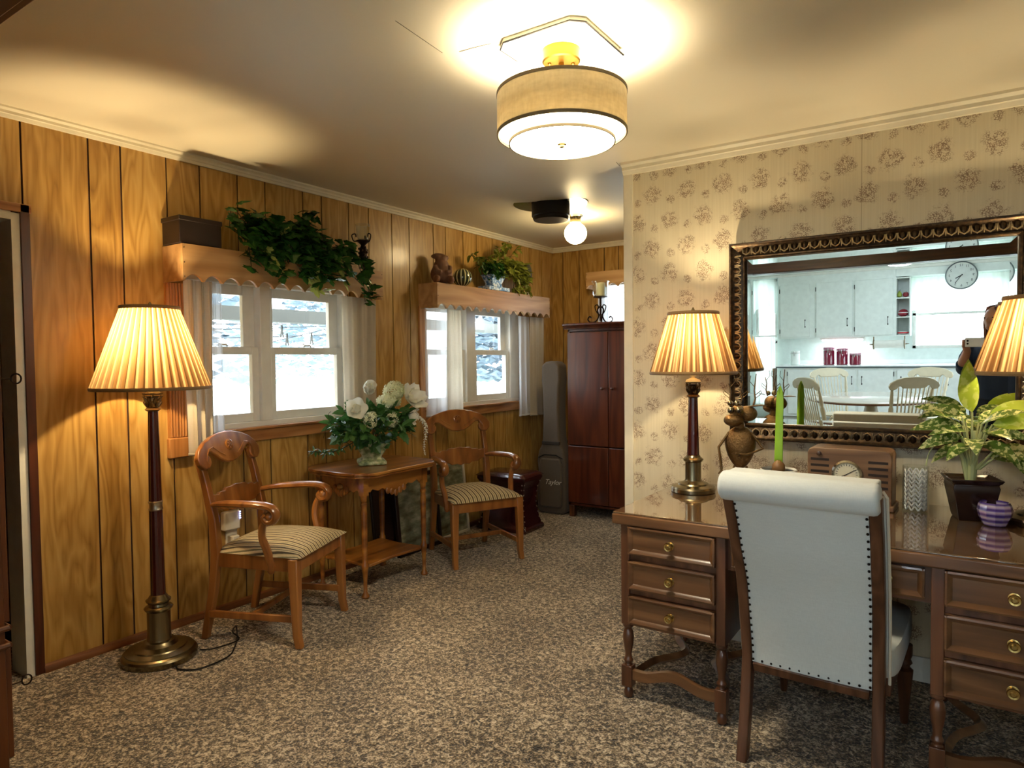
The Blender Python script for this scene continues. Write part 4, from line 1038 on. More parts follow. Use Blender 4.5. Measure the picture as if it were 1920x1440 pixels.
def pedestal(x0, x1):
    yf, yb = 2.458, 3.15; m = M()
    m.box(x0, x0+.036, yf, yb, .305, .712).box(x1-.036, x1, yf, yb, .305, .712).box(x0, x1, yb-.02, yb, .305, .712)
    m.box(x0+.036, x1-.036, yf+.004, yb, .305, .316)
    for z in (.443, .582): m.box(x0+.036, x1-.036, yf+.006, yf+.03, z-.012, z+.012)
    m.box(x0+.036, x1-.036, yf+.022, yb-.02, .316, .705)
    m.build('pedestal_body', DESKWOODZ, t, bevel=.002)
    for z0, z1 in ((.598, .708), (.458, .570), (.318, .430)): drawer(x0+.036, x1-.036, z0, z1)
    for x in (x0+.02, x1-.02):
        for y in (yf+.024, yb-.024):
            l = M().lathe([(.010, 0), (.017, .006), (.020, .020), (.016, .036), (.012, .045), (.018, .050)], (x, y, 0), 18).box(x-.022, x+.022, y-.022, y+.022, .05, .135)
            l.lathe([(.018, .135), (.014, .142), (.020, .155), (.014, .165), (.013, .18), (.021, .225), (.023, .250), (.019, .275), (.013, .285), (.022, .293), (.022, .305)], (x, y, 0), 18)
            l.build('leg', DESKWOODZ, t, bevel=.002)
    # serpentine front stretcher and side stretchers
    def serp(xa, xb, ya):
        m = M(); n = 16; vs = []; fs = []
        for i in range(n+1):
            u = i/n; x = xa+(xb-xa)*u; zz = .098+.020*sin(pi*u)-.010*sin(3*pi*u)
            vs += [(x, ya-.012, zz-.018), (x, ya+.012, zz-.018), (x, ya+.012, zz+.020), (x, ya-.012, zz+.020)]
        for i in range(n):
            for k in range(4): l = (k+1) % 4; fs.append((i*4+k, i*4+l, i*4+4+l, i*4+4+k))
        return m.add(vs, fs)
    serp(x0+.04, x1-.04, yf+.024).build('stretcher', DESKWOOD, t, ang=40)
    m = M()
    pts = spline([(x0+.03, yf+.04, .088), (x0+.06, yf+.2, .088), (x0+.14, (yf+yb)/2, .088), (x0+.06, yb-.2, .088), (x0+.03, yb-.04, .088)], 6)
    M().tube(pts, .019, 4, up=(0, 0, 1)).build('stretcher', DESKWOOD, t, ang=40)
    pts = [(x0+x1-p[0], p[1], p[2]) for p in pts]
    M().tube(pts, .019, 4, up=(0, 0, 1)).build('stretcher', DESKWOOD, t, ang=40)
pedestal(-1.140, -.722); pedestal(-.080, .338)
m = M().box(-.722, -.08, 2.49, 2.51, .585, .712).box(-.722, -.08, 2.50, 3.1, .585, .595); m.build('kneehole_rail', DESKWOODZ, t)
drawer(-.700, -.098, .603, .700, 2.470, 2)

# ================================================================== MIRROR
AL = R(1.05)
t = thing('wall_mirror', 'large wall mirror in a carved dark bronze frame over the desk', 'mirror', (-.342, YW-.026, .99), rot=(AL, 0, 0))
Wm, Hm = .583, .918; fw = .078
FRM = NT('bronze_frame'); nz = FRM.noise(FRM.coord(), 60, 3, .6)
FRM.set(Base_Color=FRM.ramp(nz, [(.3, '#1e160d'), (.55, '#3a2b1a'), (.75, '#5c4930')]), Roughness=.33, Metallic=.75); FRM = FRM.m
prof = [(0, 0), (0, -.030), (.004, -.036), (.010, -.036), (.014, -.032), (.017, -.030), (.060, -.016), (.063, -.022), (.069, -.023), (.073, -.018), (.078, -.006), (.078, 0)]
m = M(); vs = []; fs = []; k = len(prof)
for cx, czz in ((-1, 0), (1, 0), (1, 1), (-1, 1)):
    for d, y in prof: vs.append((cx*(Wm-d), y, czz*Hm+(d if czz == 0 else -d)))
for i in range(4):
    j = (i+1) % 4
    for a in range(k-1): fs.append((i*k+a, j*k+a, j*k+a+1, i*k+a+1))
m.add(vs, fs); m.box(-Wm, Wm, 0, .012, 0, Hm); fr = m.build('frame', FRM, t, ang=25)
eg = M(); ev = M()
def egg(mt):
    ev.sph((0, -.002, 0), (.0115, .010, .021), 12, 10, mt)
    eg.tube([(-.018, -.002, .021), (-.0185, -.005, .004), (-.014, -.007, -.012), (0, -.008, -.0225), (.014, -.007, -.012), (.0185, -.005, .004), (.018, -.002, .021)], .0034, 6, mat=mt)
    eg.tube([(.0228, -.002, .020), (.0228, -.007, -.004), (.0228, -.004, -.022)], [.0015, .003, .0012], 6, mat=mt)
tl = math.atan2(.014, .043)
n = 25; sp_ = (2*Wm-.12)/n
for i in range(n):
    x = -Wm+.06+sp_*(i+.5)
    egg(T(x, -.025, Hm-.038) @ RX(-tl)); egg(T(x, -.025, .038) @ RX(tl) @ RY(pi))
n = 18; sp_ = (Hm-.12)/n
for i in range(n):
    z = .06+sp_*(i+.5)
    egg(T(-Wm+.038, -.025, z) @ RY(-pi/2) @ RX(-tl)); egg(T(Wm-.038, -.025, z) @ RY(pi/2) @ RX(-tl))
eg.build('egg_and_dart', plain('highlight_bronze', '#a3957a', .32, .8, .15), t, ang=60); ev.build('egg_row', FRM, t, ang=60)  # rim highlights painted in as a lighter bronze against the dark eggs
MIR = NT('mirror_silver'); MIR.set(Base_Color=(.90, .94, .92, 1), Metallic=1, Roughness=0.0); MIR = MIR.m
a, b, c, d = -Wm+fw, Wm-fw, fw, Hm-fw; bw = .023; dy = bw*math.tan(R(1.4))
M().add([(a+bw, -.004, c+bw), (b-bw, -.004, c+bw), (b-bw, -.004, d-bw), (a+bw, -.004, d-bw)], [(0, 1, 2, 3)]).build('mirror_glass', MIR, t, flat=True)
vs = [(a, -.004-dy, c), (b, -.004-dy, c), (b, -.004-dy, d), (a, -.004-dy, d), (a+bw, -.004, c+bw), (b-bw, -.004, c+bw), (b-bw, -.004, d-bw), (a+bw, -.004, d-bw)]
M().add(vs, [(0, 1, 5, 4), (1, 2, 6, 5), (2, 3, 7, 6), (3, 0, 4, 7)]).build('bevel', MIR, t, flat=True)

# ================================================================== THINGS ON THE DESK
ZD = .7618
t = thing('metal_creature_figurine', 'bronze creature figurine with bulging eyes, round belly and twig antlers beside the mirror', 'figurine', (-.80, 2.94, ZD), R(12))
NTb = NT.__new__(NT); NTb.m = DBRASS; NTb.t = DBRASS.node_tree; NTb.b = NTb.t.nodes['Principled BSDF']; NTb.bump(NTb.noise(NTb.coord(), 90, 4, .7), .8, .006)
m = M().sph((0, 0, .225), (.062, .040, .092), 24, 16, fn=lambda q: (q.x*(1+.25*q.z/.09), q.y, q.z)); m.sph((0, 0, .315), (.020, .018, .03), 12, 8)
for s in (-1, 1):
    m.tube([(s*.025, 0, .145), (s*.03, -.02, .09), (s*.045, -.02, .03), (s*.05, -.03, .006)], .0055, 8); m.sph((s*.052, -.04, .006), (.016, .026, .006), 12, 6)
m.tube([(-.045, -.01, .29), (-.088, -.015, .225), (-.075, -.03, .13)], .006, 8); m.tube([(.045, -.01, .29), (.092, -.015, .225), (.03, -.042, .20), (.0, -.045, .20)], .006, 8)
for j in range(3): m.tube([(-.075, -.03, .13), (-.075+(j-1)*.012, -.038, .112)], .0035, 6); m.sph((.0-.006*j, -.05, .195+.008*(j-1)), .006, 8, 6)
bd = m.build('body', DBRASS, t)
h = M().sph((-.025, -.03, .345), (.042, .036, .028), 16, 12).sph((-.008, 0, .375), (.036, .036, .034), 16, 12).sph((.03, .0, .372), (.04, .03, .034), 16, 12).build('head', DBRASS, t)
e = M().sph((-.035, -.045, .388), .015, 12, 8).sph((-.002, -.05, .388), .017, 12, 8).sph((-.040, -.030, .418), .012, 12, 8).sph((-.012, -.035, .418), .013, 12, 8).build('eyes', BRASS, t)
e = M().sph((-.036, -.060, .386), .006, 8, 6).sph((-.003, -.067, .386), .007, 8, 6).build('pupils', BLACK, e)
m = M()
def ant(x, y, s, k=1.0):
    base = V((x, y, .405))
    m.tube([base, base+V((s*.008, 0, .03)), base+V((s*.004, 0, .065)), base+V((s*.012, 0, .12*k))], [.004, .0036, .003, .002], 6)
    m.tube([base+V((s*.006, 0, .045)), base+V((s*.032, 0, .066))], .0016, 6); m.tube([base+V((s*.006, 0, .08)), base+V((-s*.014, 0, .105)), base+V((-s*.01, 0, .13))], .0014, 6)
    m.tube([base+V((s*.006, 0, .03)), base+V((s*.03, 0, .05)), base+V((s*.035, 0, .062))], .0014, 6)
ant(-.035, -.01, -1, .8); ant(-.002, -.012, 1, .9); ant(.052, .01, 1, 1.15)
m.build('antlers', DBRASS, t)
m = M(); leaf(m, T(.03, -.01, .400) @ RY(-.15) @ RZ(.1), .085, .03, .1, .3); leaf(m, T(-.04, 0, .41) @ RZ(2.6) @ RY(-.3), .035, .016, .1, .3); m.build('ears', DBRASS, t, solid=.002)

t = thing('amaryllis_pot', 'single tall green shoot growing from a bulb in a white bowl', 'plant', (-.66, 3.02, ZD))
M().lathe([(.045, 0), (.060, .02), (.072, .07), (.075, .13), (.071, .133), (.068, .125)], n=36, capt=False).build('bowl', WHITEPAINT, t)
M().lathe([(.067, .118), (.001, .120)], n=24, capb=False, capt=False).build('soil', plain('potting_soil', '#2a2018', .95), t)
M().lathe([(.020, .115), (.028, .13), (.026, .15), (.015, .165), (.008, .17)], n=18).build('bulb', plain('bulb_skin', '#7d5a34', .5), t)
m = M(); vs = []; fs = []
for i in range(15):
    u = i/14; w = .0165*(1-.15*u) if u < .75 else .0165*(1-.15*u)*math.sqrt(max(0, 1-((u-.75)/.25)**2))+.0004
    z = .155+u*.335; vs += [(-w+.006*u, -.004, z), (.006*u, .004, z), (w+.006*u, -.004, z)]
for i in range(14): a = i*3; fs += [(a, a+1, a+4, a+3), (a+1, a+2, a+5, a+4)]
SHOOT = leaf_mat('lime_shoot', '#8fc234', '#b2e04e', rough=.4)
m.add(vs, fs); m.build('shoot', SHOOT, t, solid=.004, ang=60)

t = thing('wooden_radio', 'small wooden radio with round silver dial and horizontal slots on the desk', 'radio', (-.385, 3.06, ZD), R(-2))
m = M()
fp = [(-.155, 0), (.155, 0), (.155, .215), (.148, .232), (.13, .238), (-.13, .238), (-.148, .232), (-.155, .215)]
m.prism(fp, 1, -.058, .08).box(-.165, .165, -.075, .085, 0, .022); m.build('case', RADIOWOOD, t, bevel=.004)
for xa in (-.142, .072):
    for z in (.190, .165, .140, .115, .09): M().box(xa, xa+.07, -.0595, -.05, z-.006, z+.004).build('speaker_slot', plain('slot_dark', '#1c0c06', .7), t)
dm = T(-.005, -.058, .135) @ rot_to((0, -1, 0))
M().lathe([(.056, 0), (.057, .008), (.050, .014), (.046, .010), (.045, .006)], n=40, mat=dm, capt=False).build('dial_ring', plain('silver_trim', '#b8b4a8', .2, 1), t)
df = M().lathe([(.046, .006), (.001, .0065)], n=32, mat=dm, capb=False, capt=False).build('dial_face', plain('dial_paper', '#d6d2b8', .4), t)
m = M()
for i in range(24):
    a = i*pi/12; m.box(-.001, .001, .034, .041, .007, .0076, dm @ RZ(a))
m.box(-.0012, .0012, -.012, .034, .0078, .0086, dm @ RZ(-1.0)).box(-.0012, .0012, -.034, .0, .0078, .0086, dm @ RZ(-1.1)).build('dial_marks', BLACK, df)
m = M(); knob(m, 0, 0, 0); 
m = M()
for x in (-.115, .0): pass
M().lathe([(.009, 0), (.009, .010), (.006, .012), (.001, .012)], n=16, mat=T(-.11, -.058, .213) @ rot_to((0, -1, 0))).build('knob', plain('radio_knob', '#3a2012', .4), t)

t = thing('woven_candle_glass', 'clear glass cylinder lined with herringbone silver mesh beside the radio', 'candle glass', (-.155, 3.05, ZD))
M().lathe([(.044, 0), (.046, .004), (.046, .182), (.043, .182), (.043, .01)], n=40, capt=False).build('glass', THICKGLASS, t)
m = M()
for k in range(10):
    for j in range(9):
        a0 = 2*pi*k/10; z = .010+j*.0175
        for s in (-1, 1):
            pts = [(.037*cos(a0+s*q*.3), .037*sin(a0+s*q*.3), z+.017*q) for q in (0.05, .35, .65, 1)]
            m.tube(pts, .0032, 5)
m.build('woven_liner', plain('silver_weave', '#f6f4f8', .22, .1), t)

t = thing('potted_dieffenbachia', 'leafy variegated houseplant in a dark flared pot at the right of the desk', 'plant', (.025, 3.03, ZD))
m = M(); rect_loft(m, [(0, 0, 0, .050, .048), (0, 0, .01, .054, .05), (0, 0, .10, .070, .066), (0, 0, .125, .074, .070), (0, 0, .137, .070, .066), (0, 0, .145, .078, .074), (0, 0, .155, .085, .08), (0, 0, .157, .078, .074), (0, 0, .145, .065, .062)], RZ(.25)); m.build('pot', plain('dark_glazed_pot', '#22130e', .25), t, bevel=.006, seg=3)
M().box(-.066, .066, -.062, .062, .135, .144, RZ(.25)).build('soil', plain('potting_soil', '#2a2018', .95), t)
st = M(); lv = M(); ly = M(); rr = random.Random(21)
st.tube([(0, 0, .13), (.004, 0, .22), (.006, 0, .33)], [.014, .016, .008], 10); st.tube([(-.01, 0, .13), (-.025, 0, .22), (-.05, -.01, .29)], [.008, .010, .006], 8)
# (azimuth in picture plane: x right, z up), leaves
def dleaf(base, direction, L, Wd, m, droop=.5, roll=0, stem=True):
    d = V(direction).normalized(); b = V(base)
    s0 = V((b.x*.25, b.y*.25, max(.15, b.z*.55)))
    if stem: st.tube([(0.0, 0, .19), tuple(s0+V((0, 0, .04))), tuple(b)], [.007, .005, .003], 6)
    q = d.to_track_quat('X', 'Z').to_matrix().to_4x4()
    leaf(m, T(*b) @ q @ RX(roll), L, Wd, droop, .22, 8)
dleaf((.0, -.01, .40), (-.10, -.1, 1), .19, .085, ly, .1, 1.45)
dleaf((.05, -.01, .38), (.75, -.1, .42), .17, .07, ly, .35, .9)
dleaf((.06, -.05, .36), (.9, -.25, .22), .19, .075, ly, .4, .9)
for (bx, by, bz), dr, L, wd, dp, ro in [
    ((-.03, -.02, .38), (-.85, -.1, .40), .16, .06, .5, -.8), ((-.03, -.03, .35), (-.9, -.2, .12), .17, .065, .6, -.7), ((-.03, -.04, .31), (-.85, -.3, -.05), .15, .06, .7, -.7),
    ((-.02, -.03, .33), (-.6, -.5, .25), .13, .055, .8, -.5), ((-.03, .0, .27), (-.7, -.4, -.1), .12, .05, .9, -.5), ((-.01, -.03, .28), (-.4, -.7, .0), .12, .055, .8, -.3),
    ((.03, -.03, .33), (.7, -.4, .15), .15, .06, .7, .7), ((.03, -.02, .36), (.5, -.3, .4), .15, .06, .5, .6), ((.03, -.04, .29), (.6, -.6, .0), .14, .06, .9, .5),
    ((.07, -.03, .27), (.8, -.3, .05), .17, .075, .8, .6), ((.10, -.03, .27), (.7, -.3, -.5), .18, .075, .6, .6), ((.05, -.02, .24), (.9, -.1, .1), .18, .06, .6, .8),
    ((.0, .03, .33), (.1, .7, .4), .13, .06, .5, .1), ((.02, .02, .36), (.6, .4, .5), .13, .055, .5, .4), ((-.02, .02, .36), (-.6, .4, .5), .13, .055, .5, -.4),
    ((.0, -.04, .30), (.1, -1, .25), .13, .06, .9, 0), ((-.05, -.03, .36), (-.5, -.4, .5), .12, .05, .6, -.5), ((.04, -.05, .33), (.35, -.7, .3), .13, .055, .8, .3)]:
    dleaf((bx, by, bz), dr, L, wd, lv, dp, ro)
st.tube(spline([(-.05, -.01, .27), (-.09, -.02, .30), (-.13, -.02, .25), (-.145, -.02, .19)], 5), .0025, 6)
st.build('stems', STEMG, t); lv.build('leaves', DIEFF, t, ang=80); ly.build('young_leaves', DIEFFY, t, ang=80)

t = thing('purple_votive_bowl', 'faceted glass bowl with purple stripes in front of the potted plant', 'bowl', (.095, 2.945, ZD))
VT = NT('purple_striped_glass'); sp = VT.t.nodes.new('ShaderNodeSeparateXYZ'); VT.t.links.new(VT.coord(), sp.inputs[0])
fz = VT.math('FRACT', VT.math('MULTIPLY', sp.outputs[2], 48.))
VT.set(Base_Color=VT.ramp(fz, [(.15, '#4c3490'), (.45, '#c9b6e6'), (.6, '#d8ccdf'), (.9, '#5a45a0')]), Roughness=.08, Coat_Weight=1, Transmission_Weight=.35)
M().lathe([(.030, .0), (.036, .004), (.050, .035), (.054, .055), (.050, .076), (.044, .085), (.040, .082), (.046, .06), (.044, .04), (.030, .012)], n=12, capt=False).build('glass', VT.m, t, ang=20)
M().lathe([(.03, .012), (.040, .05), (.001, .052)], n=20, capt=False).build('wax', plain('lilac_wax', '#b8a0d0', .5), t)

# ================================================================== UPHOLSTERED CHAIR
t = thing('upholstered_chair', 'high-backed chair in pale grey linen with rolled top and nailheads pulled up to the desk', 'chair', (-.086, -.016, 0), R(-2.2))
def pc(z):  # rear face curve (y, half width) of the back at height z
    K = [(0, 2.268, .192), (.15, 2.298, .190), (.35, 2.322, .188), (.6, 2.285, .192), (.8, 2.205, .197), (.97, 2.130, .200)]
    for (a, b, c), (d, e, f) in zip(K, K[1:]):
        if z <= d+1e-9:
            q = (z-a)/(d-a); q = q*q*(3-2*q)*.3+q*.7; return b+(e-b)*q, c+(f-c)*q
    return K[-1][1:]
XC = -.414
zz = [0, .08, .15, .25, .35, .45, .55, .65, .75, .85, .97]
for s in (-1, 1):
    m = M(); rect_loft(m, [(XC+s*(pc(z)[1]+.012), pc(z)[0]+.02, z, .017, .021) for z in zz]); m.build('leg', POSTWOOD, t, bevel=.004)
def bk(u, v):
    z = .335+.625*v; y, w = pc(z); w -= .006
    return (XC+(2*u-1)*w, y+.004+.006*(1-abs(2*u-1)**4)*-1, z)
M().grid(bk, 12, 20).build('back_panel', LINEN, t, ang=80)
def bf(u, v):
    a = u; z = .42+.50*v; y, w = pc(z); return (XC+(2*a-1)*(w+.03), y+.078+.012*sin(pi*a), z)
m = M(); secs = []
for i in range(13):
    z = .40+.57*i/12; y, w = pc(z); secs.append((XC, y+.062, z, w+.034, .026))
rect_loft(m, secs); m.build('back_cushion', LINEN, t, bevel=.014, seg=3)
M().lathe([(.001, -.226), (.036, -.226), (.044, -.220), (.047, -.210), (.047, .210), (.044, .220), (.036, .226), (.001, .226)], n=32, mat=T(XC, 2.137, .968) @ RY(pi/2), capb=False, capt=False).box(XC-.215, XC+.215, 2.137, 2.235, .94, 1.012).build('top_roll', LINEN, t, ang=50, bevel=.006)
for s in (-1, 1): M().tube([(XC+s*(pc(z)[1]+.038), pc(z)[0]+.042, z) for z in zz[4:]]+[(XC+s*.226, 2.18, .985)], .0045, 6).build('piping', fabric('cream_piping', '#c9bfa6', '#dcd3bc'), t)
rect_loft(M(), [(XC, 2.335, .305, .175, .018), (XC, 2.33, .335, .178, .02)]).build('lower_rail', POSTWOOD, t, bevel=.003)
m = M()
for i in range(25):
    z = .345+.585*i/24; y, w = pc(z)
    for s in (-1, 1): m.sph((XC+s*(w-.010), y-.001, z), .0042, 8, 6)
for i in range(1, 12): y, w = pc(.343); m.sph((XC+(2*i/12-1)*(w-.01), y-.001, .343), .0042, 8, 6)
m.build('nailhead_trim', plain('nailhead_dark', '#1d1712', .3, .8), t)
def seatf(u, v):
    a = 2*pi*u; b = v; n = 4
    cx = cos(a); sy = sin(a); k = (abs(cx)**6+abs(sy)**6)**(-1/6)
    r = min(1, (1-abs(2*b-1)**5))**.5 if 0 < b < 1 else 0
    return (XC+.245*cx*k*(.92*1+.08*r)*(1 if 0 < b < 1 else 0.0), 2.645+.27*sy*k*(.92+.08*r)*(1 if 0 < b < 1 else 0.0), .34+.115*b+.012*(1-min(1, (cx*cx+sy*sy)))*0+(.012 if b == 1 else 0))
M().grid(seatf, 64, 10, True).build('seat', LINEN, t, ang=70)
M().box(XC-.225, XC+.225, 2.40, 2.88, .295, .35).build('seat_frame', POSTWOOD, t, bevel=.004)
for s in (-1, 1):
    M().lathe([(.011, 0), (.014, .006), (.017, .06), (.026, .17), (.029, .205), (.018, .215), (.018, .222), (.026, .232), (.020, .245), (.026, .262), (.026, .30)], (XC+s*.215, 2.87, 0), 18).build('leg', POSTWOOD, t)

# ================================================================== BOUQUET
t = thing('flower_bouquet', 'white magnolias, hydrangea and greenery in a footed pale green vase on the side table', 'flowers', (-3.05, 2.945, .741), R(40))
VG = NT('moss_vase'); nz = VG.noise(VG.coord(), 26, 3, .6)
VG.set(Base_Color=VG.ramp(nz, [(.35, '#5c6a42'), (.5, '#9aa678'), (.65, '#d3d2ae')]), Roughness=.35); VG = VG.m
m = M(); rect_loft(m, [(0, 0, 0, .085, .085), (0, 0, .022, .085, .085), (0, 0, .035, .058, .058), (0, 0, .05, .055, .055), (0, 0, .08, .075, .075), (0, 0, .12, .095, .095), (0, 0, .135, .105, .105)], RZ(.2)); m.build('vase', VG, t, bevel=.008, seg=2)
rr = random.Random(3); m = M(); sm = M()
w2 = RZ(-R(40))   # back to room axes: local offsets given as (dx, dy, z) in room axes
def L3(dx, dy, z): return w2 @ V((dx, dy, z))
for i in range(420):
    a = rr.uniform(0, 2*pi); q = rr.random()**.55; zc0 = .24
    d = V((cos(a)*.185*q, sin(a)*.27*q, rr.uniform(-.11, .13)*(1.15-.6*q)))
    if d.x < -.20: continue
    p = L3(d.x+.03, d.y-.03, zc0+d.z)
    out = V((p.x, p.y, (p.z-.15)*.8)).normalized()
    mt = T(*p) @ out.to_track_quat('X', 'Z').to_matrix().to_4x4() @ RZ(rr.uniform(-.9, .9)) @ RY(rr.uniform(-.5, .9)) @ RX(rr.uniform(-1, 1))
    if rr.random() < .5: ivy_leaf(m, mt, rr.uniform(.05, .085))
    else: leaf(m, mt, rr.uniform(.06, .11), rr.uniform(.025, .045), .4)
for i in range(9):
    a = rr.uniform(0, 2*pi); sm.tube([(0, 0, .1), (.05*cos(a), .05*sin(a), .2), (.14*cos(a), .14*sin(a), rr.uniform(.25, .4))], .003, 5)
# long sprig reaching left
sp1 = spline([L3(.03, -.1, .18), L3(.05, -.28, .13), L3(.05, -.40, .12), L3(.06, -.50, .14)], 6); sm.tube(sp1, .003, 5)
for p in sp1[4:]:
    for _ in range(4):
        mt = T(*p) @ RZ(rr.uniform(0, 6.3)) @ RY(rr.uniform(-.8, .8)); leaf(m, mt, rr.uniform(.03, .055), .012, .2)
sp2 = spline([L3(.03, -.25, .22), L3(.03, -.34, .28), L3(.03, -.36, .33), L3(.03, -.34, .35)], 5); sm.tube(sp2, .0015, 5)
sp2 = spline([L3(.03, -.40, .20), L3(.03, -.37, .27), L3(.03, -.33, .31)], 5); sm.tube(sp2, .0015, 5)
m.build('foliage', GREEN, t, flat=True); sm.build('stems', plain('dark_green_stem', '#2a3518', .6), t)
PETAL = leaf_mat('white_petals', '#e6e4d4', '#f6f5ea', rough=.5, sc=8); CREAMF = leaf_mat('cream_florets', '#d6d9a8', '#f0f0d4', rough=.5, sc=30)
def petal_flower(dx, dy, z, s, dirv, n=6, cup=.7):
    m = M(); base = T(*L3(dx, dy, z)) @ w2 @ V(dirv).normalized().to_track_quat('Z', 'Y').to_matrix().to_4x4()
    for ring, (k, c, sc) in enumerate(((n, cup, 1.0), (max(3, n-2), cup+.35, .8))):
        for i in range(k):
            mt = base @ RZ(i*2*pi/k+ring*.5) @ RY(-c)
            vs = []; fs = []
            for u in range(6):
                for v in range(5):
                    q = u/5; w = s*.42*sc*sin(pi*(q*.78+.12))**.8; x = s*sc*q; y = (v/4-.5)*2*w
                    vs.append((x, y, s*(.28*(v/4-.5)**2*2+.22*q*q)))
            for u in range(5):
                for v in range(4): a = u*5+v; fs.append((a, a+1, a+6, a+5))
            m.add(vs, fs, mt)
    m.build('magnolia', PETAL, t, ang=80)
def rel(y, z, x=.06, q=.07): return (x+.715*q, y-2.945-.69*q, z-.741+.12*q)
petal_flower(*rel(2.86, 1.185), .090, (.7, -.3, .5), 6, .95)
petal_flower(*rel(2.76, 1.075, .06, .14), .095, (.8, -.5, .3), 5, .6)
petal_flower(*rel(3.22, 1.11, .06, .12), .115, (.8, .0, .5), 6, .35)
petal_flower(*rel(3.20, 1.02, .06, .16), .075, (.8, .4, -.2), 5, .5)
def cluster(y, z, rx, ry, rz, n, mat, nm='hydrangea', x=.05, s=.011):
    m = M(); c = V(rel(y, z, .06, .05 if x < .1 else .20)); r2 = random.Random(int(y*1000))
    for i in range(n):
        a = r2.uniform(0, 2*pi); b = math.acos(r2.uniform(-1, 1)); q = r2.uniform(.8, 1.05)
        p = c+V((rx*q*sin(b)*cos(a), ry*q*sin(b)*sin(a), rz*q*cos(b)))
        o = w2 @ p; dd = (p-c).normalized()
        mt = T(*o) @ (w2 @ dd).to_track_quat('Z', 'Y').to_matrix().to_4x4() @ RZ(r2.random()*2)
        for k in range(4): m.add([(0, 0, 0), (s, -s*.5, .003), (s*1.4, 0, .002), (s, s*.5, .003)], [(0, 1, 2, 3)], mt @ RZ(k*pi/2))
    m.build(nm, mat, t, flat=True)
cluster(3.09, 1.185, .045, .075, .058, 170, CREAMF, s=.013); cluster(3.04, 1.125, .05, .09, .035, 120, CREAMF, s=.014)
cluster(2.885, 1.015, .03, .042, .05, 60, CREAMF, x=.16, s=.010); cluster(3.06, 1.0, .03, .04, .045, 60, CREAMF, x=.16, s=.010)
orch = spline([V(rel(3.18, 1.04, .10)), V(rel(3.24, 1.02, .12)), V(rel(3.30, .97, .12)), V(rel(3.31, .90, .12)), V(rel(3.29, .82, .12)), V(rel(3.30, .765, .12))], 5)
m = M(); m.tube([w2 @ p for p in orch], .002, 5)
for i, p in enumerate(orch):
    s = .030*(1-i/len(orch))+.007; mt0 = T(*(w2 @ p)) @ RZ(i*.7)
    for k in range(3): leaf(m, mt0 @ RZ(k*2.1) @ RY(.5), s, s*.7, .3, .3, 3)
m.build('orchid_spray', PETAL, t, ang=80)

# ================================================================== KITCHEN (seen in the mirror)
KF_ = -5.5
t = thing('upper_cabinet', 'white upper kitchen cabinets with three doors and a small open end shelf, in the mirror', 'cabinet', (0, 0, 0))
M().box(-2.63, -.895, KB, KF_, 1.375, 2.45).build('body', KWHITE, t, bevel=.003)
m = M().box(-.895, -.885, KB, KF_, 1.375, 2.28).box(-.715, -.700, KB, KF_, 1.375, 2.28).box(-.885, -.715, KB, KB+.02, 1.375, 2.28)
for z in (1.375, 1.655, 1.95, 2.26): m.box(-.885, -.715, KB, KF_, z, z+.018)
m.build('open_shelf', KWHITE, t, bevel=.002)
M().box(-2.63, .55, KB, KF_-.02, 2.29, 2.45).build('soffit', KWHITE, t)
M().box(-3.2, 1.6, KF_-.02, KF_+.02, 2.405, 2.45).build('crown', WHITEPAINT, t, bevel=.006)
def hinge(par, x, z, y=KF_+.02): M().box(x-.005, x+.005, y, y+.006, z-.035, z+.035).build('hinge', BLACK, par)
def pull(par, x, z, y=KF_+.02):
    m = M().tube([(x, y, z+.055), (x, y+.02, z+.035), (x, y+.02, z-.035), (x, y, z-.055)], .004, 6)
    m.sph((x, y, z+.055), (.009, .004, .014), 8, 6).sph((x, y, z-.055), (.009, .004, .014), 8, 6); m.build('pull', BLACK, par)
for x0, x1 in ((-2.59, -2.13), (-2.03, -1.50), (-1.46, -.93)):
    d = M().box(x0, x1, KF_, KF_+.02, 1.40, 2.27).build('door', KWHITE, t, bevel=.004)
    hinge(d, x0-.006, 1.50); hinge(d, x0-.006, 2.17); pull(d, x1-.07, 1.62)
t = thing('lower_cabinet', 'white lower kitchen cabinets with dark pulls beneath the counter, in the mirror', 'cabinet', (0, 0, 0))
M().box(-2.50, 1.55, KB+.003, -5.24, .10, .895).box(-2.5, 1.55, KB, -5.32, 0, .10).build('body', KWHITE, t, bevel=.003)
for x0, x1 in ((-2.42, -1.95), (-1.90, -1.42), (-1.38, -.90), (-.85, -.3), (-.25, .3), (.35, .9)):
    d = M().box(x0, x1, -5.24, -5.22, .14, .86).build('door', KWHITE, t, bevel=.004)
    pull(d, x1-.05 if x0 < -1.5 else x0+.05, .70, -5.22); hinge(d, x0-.006 if x0 < -1.5 else x1+.006, .8, -5.22)
t = thing('kitchen_counter', 'long white kitchen countertop running under the window, in the mirror', 'countertop', (0, 0, 0))
M().box(-2.60, 1.58, KB, -5.2, .896, .935).build('top', plain('white_laminate', '#eef2f2', .2), t, bevel=.004)
M().box(-2.60, 1.58, -5.2, -5.195, .898, .918).build('metal_edge', plain('counter_edge', '#5d6a70', .3, .8), t)
M().box(-2.50, 1.55, KB, KB+.012, .936, 1.0).build('splash', plain('white_laminate', '#eef2f2', .2), t)
t = thing('end_shelf', 'small white shelf at the left end of the kitchen counter, in the mirror', 'shelf', (-2.55, -5.30, 0))
M().box(-.11, .045, -.12, .1, .43, .47).build('board', KWHITE, t, bevel=.003); M().box(-.105, -.08, -.12, .1, 0, .43).box(-.105, -.08, -.12, .1, .47, .89).build('upright', RADIOWOOD, t)
RJ = NT('red_glass'); RJ.set(Base_Color=lin('#7a1030'), Roughness=.1, Coat_Weight=1); RJ = RJ.m
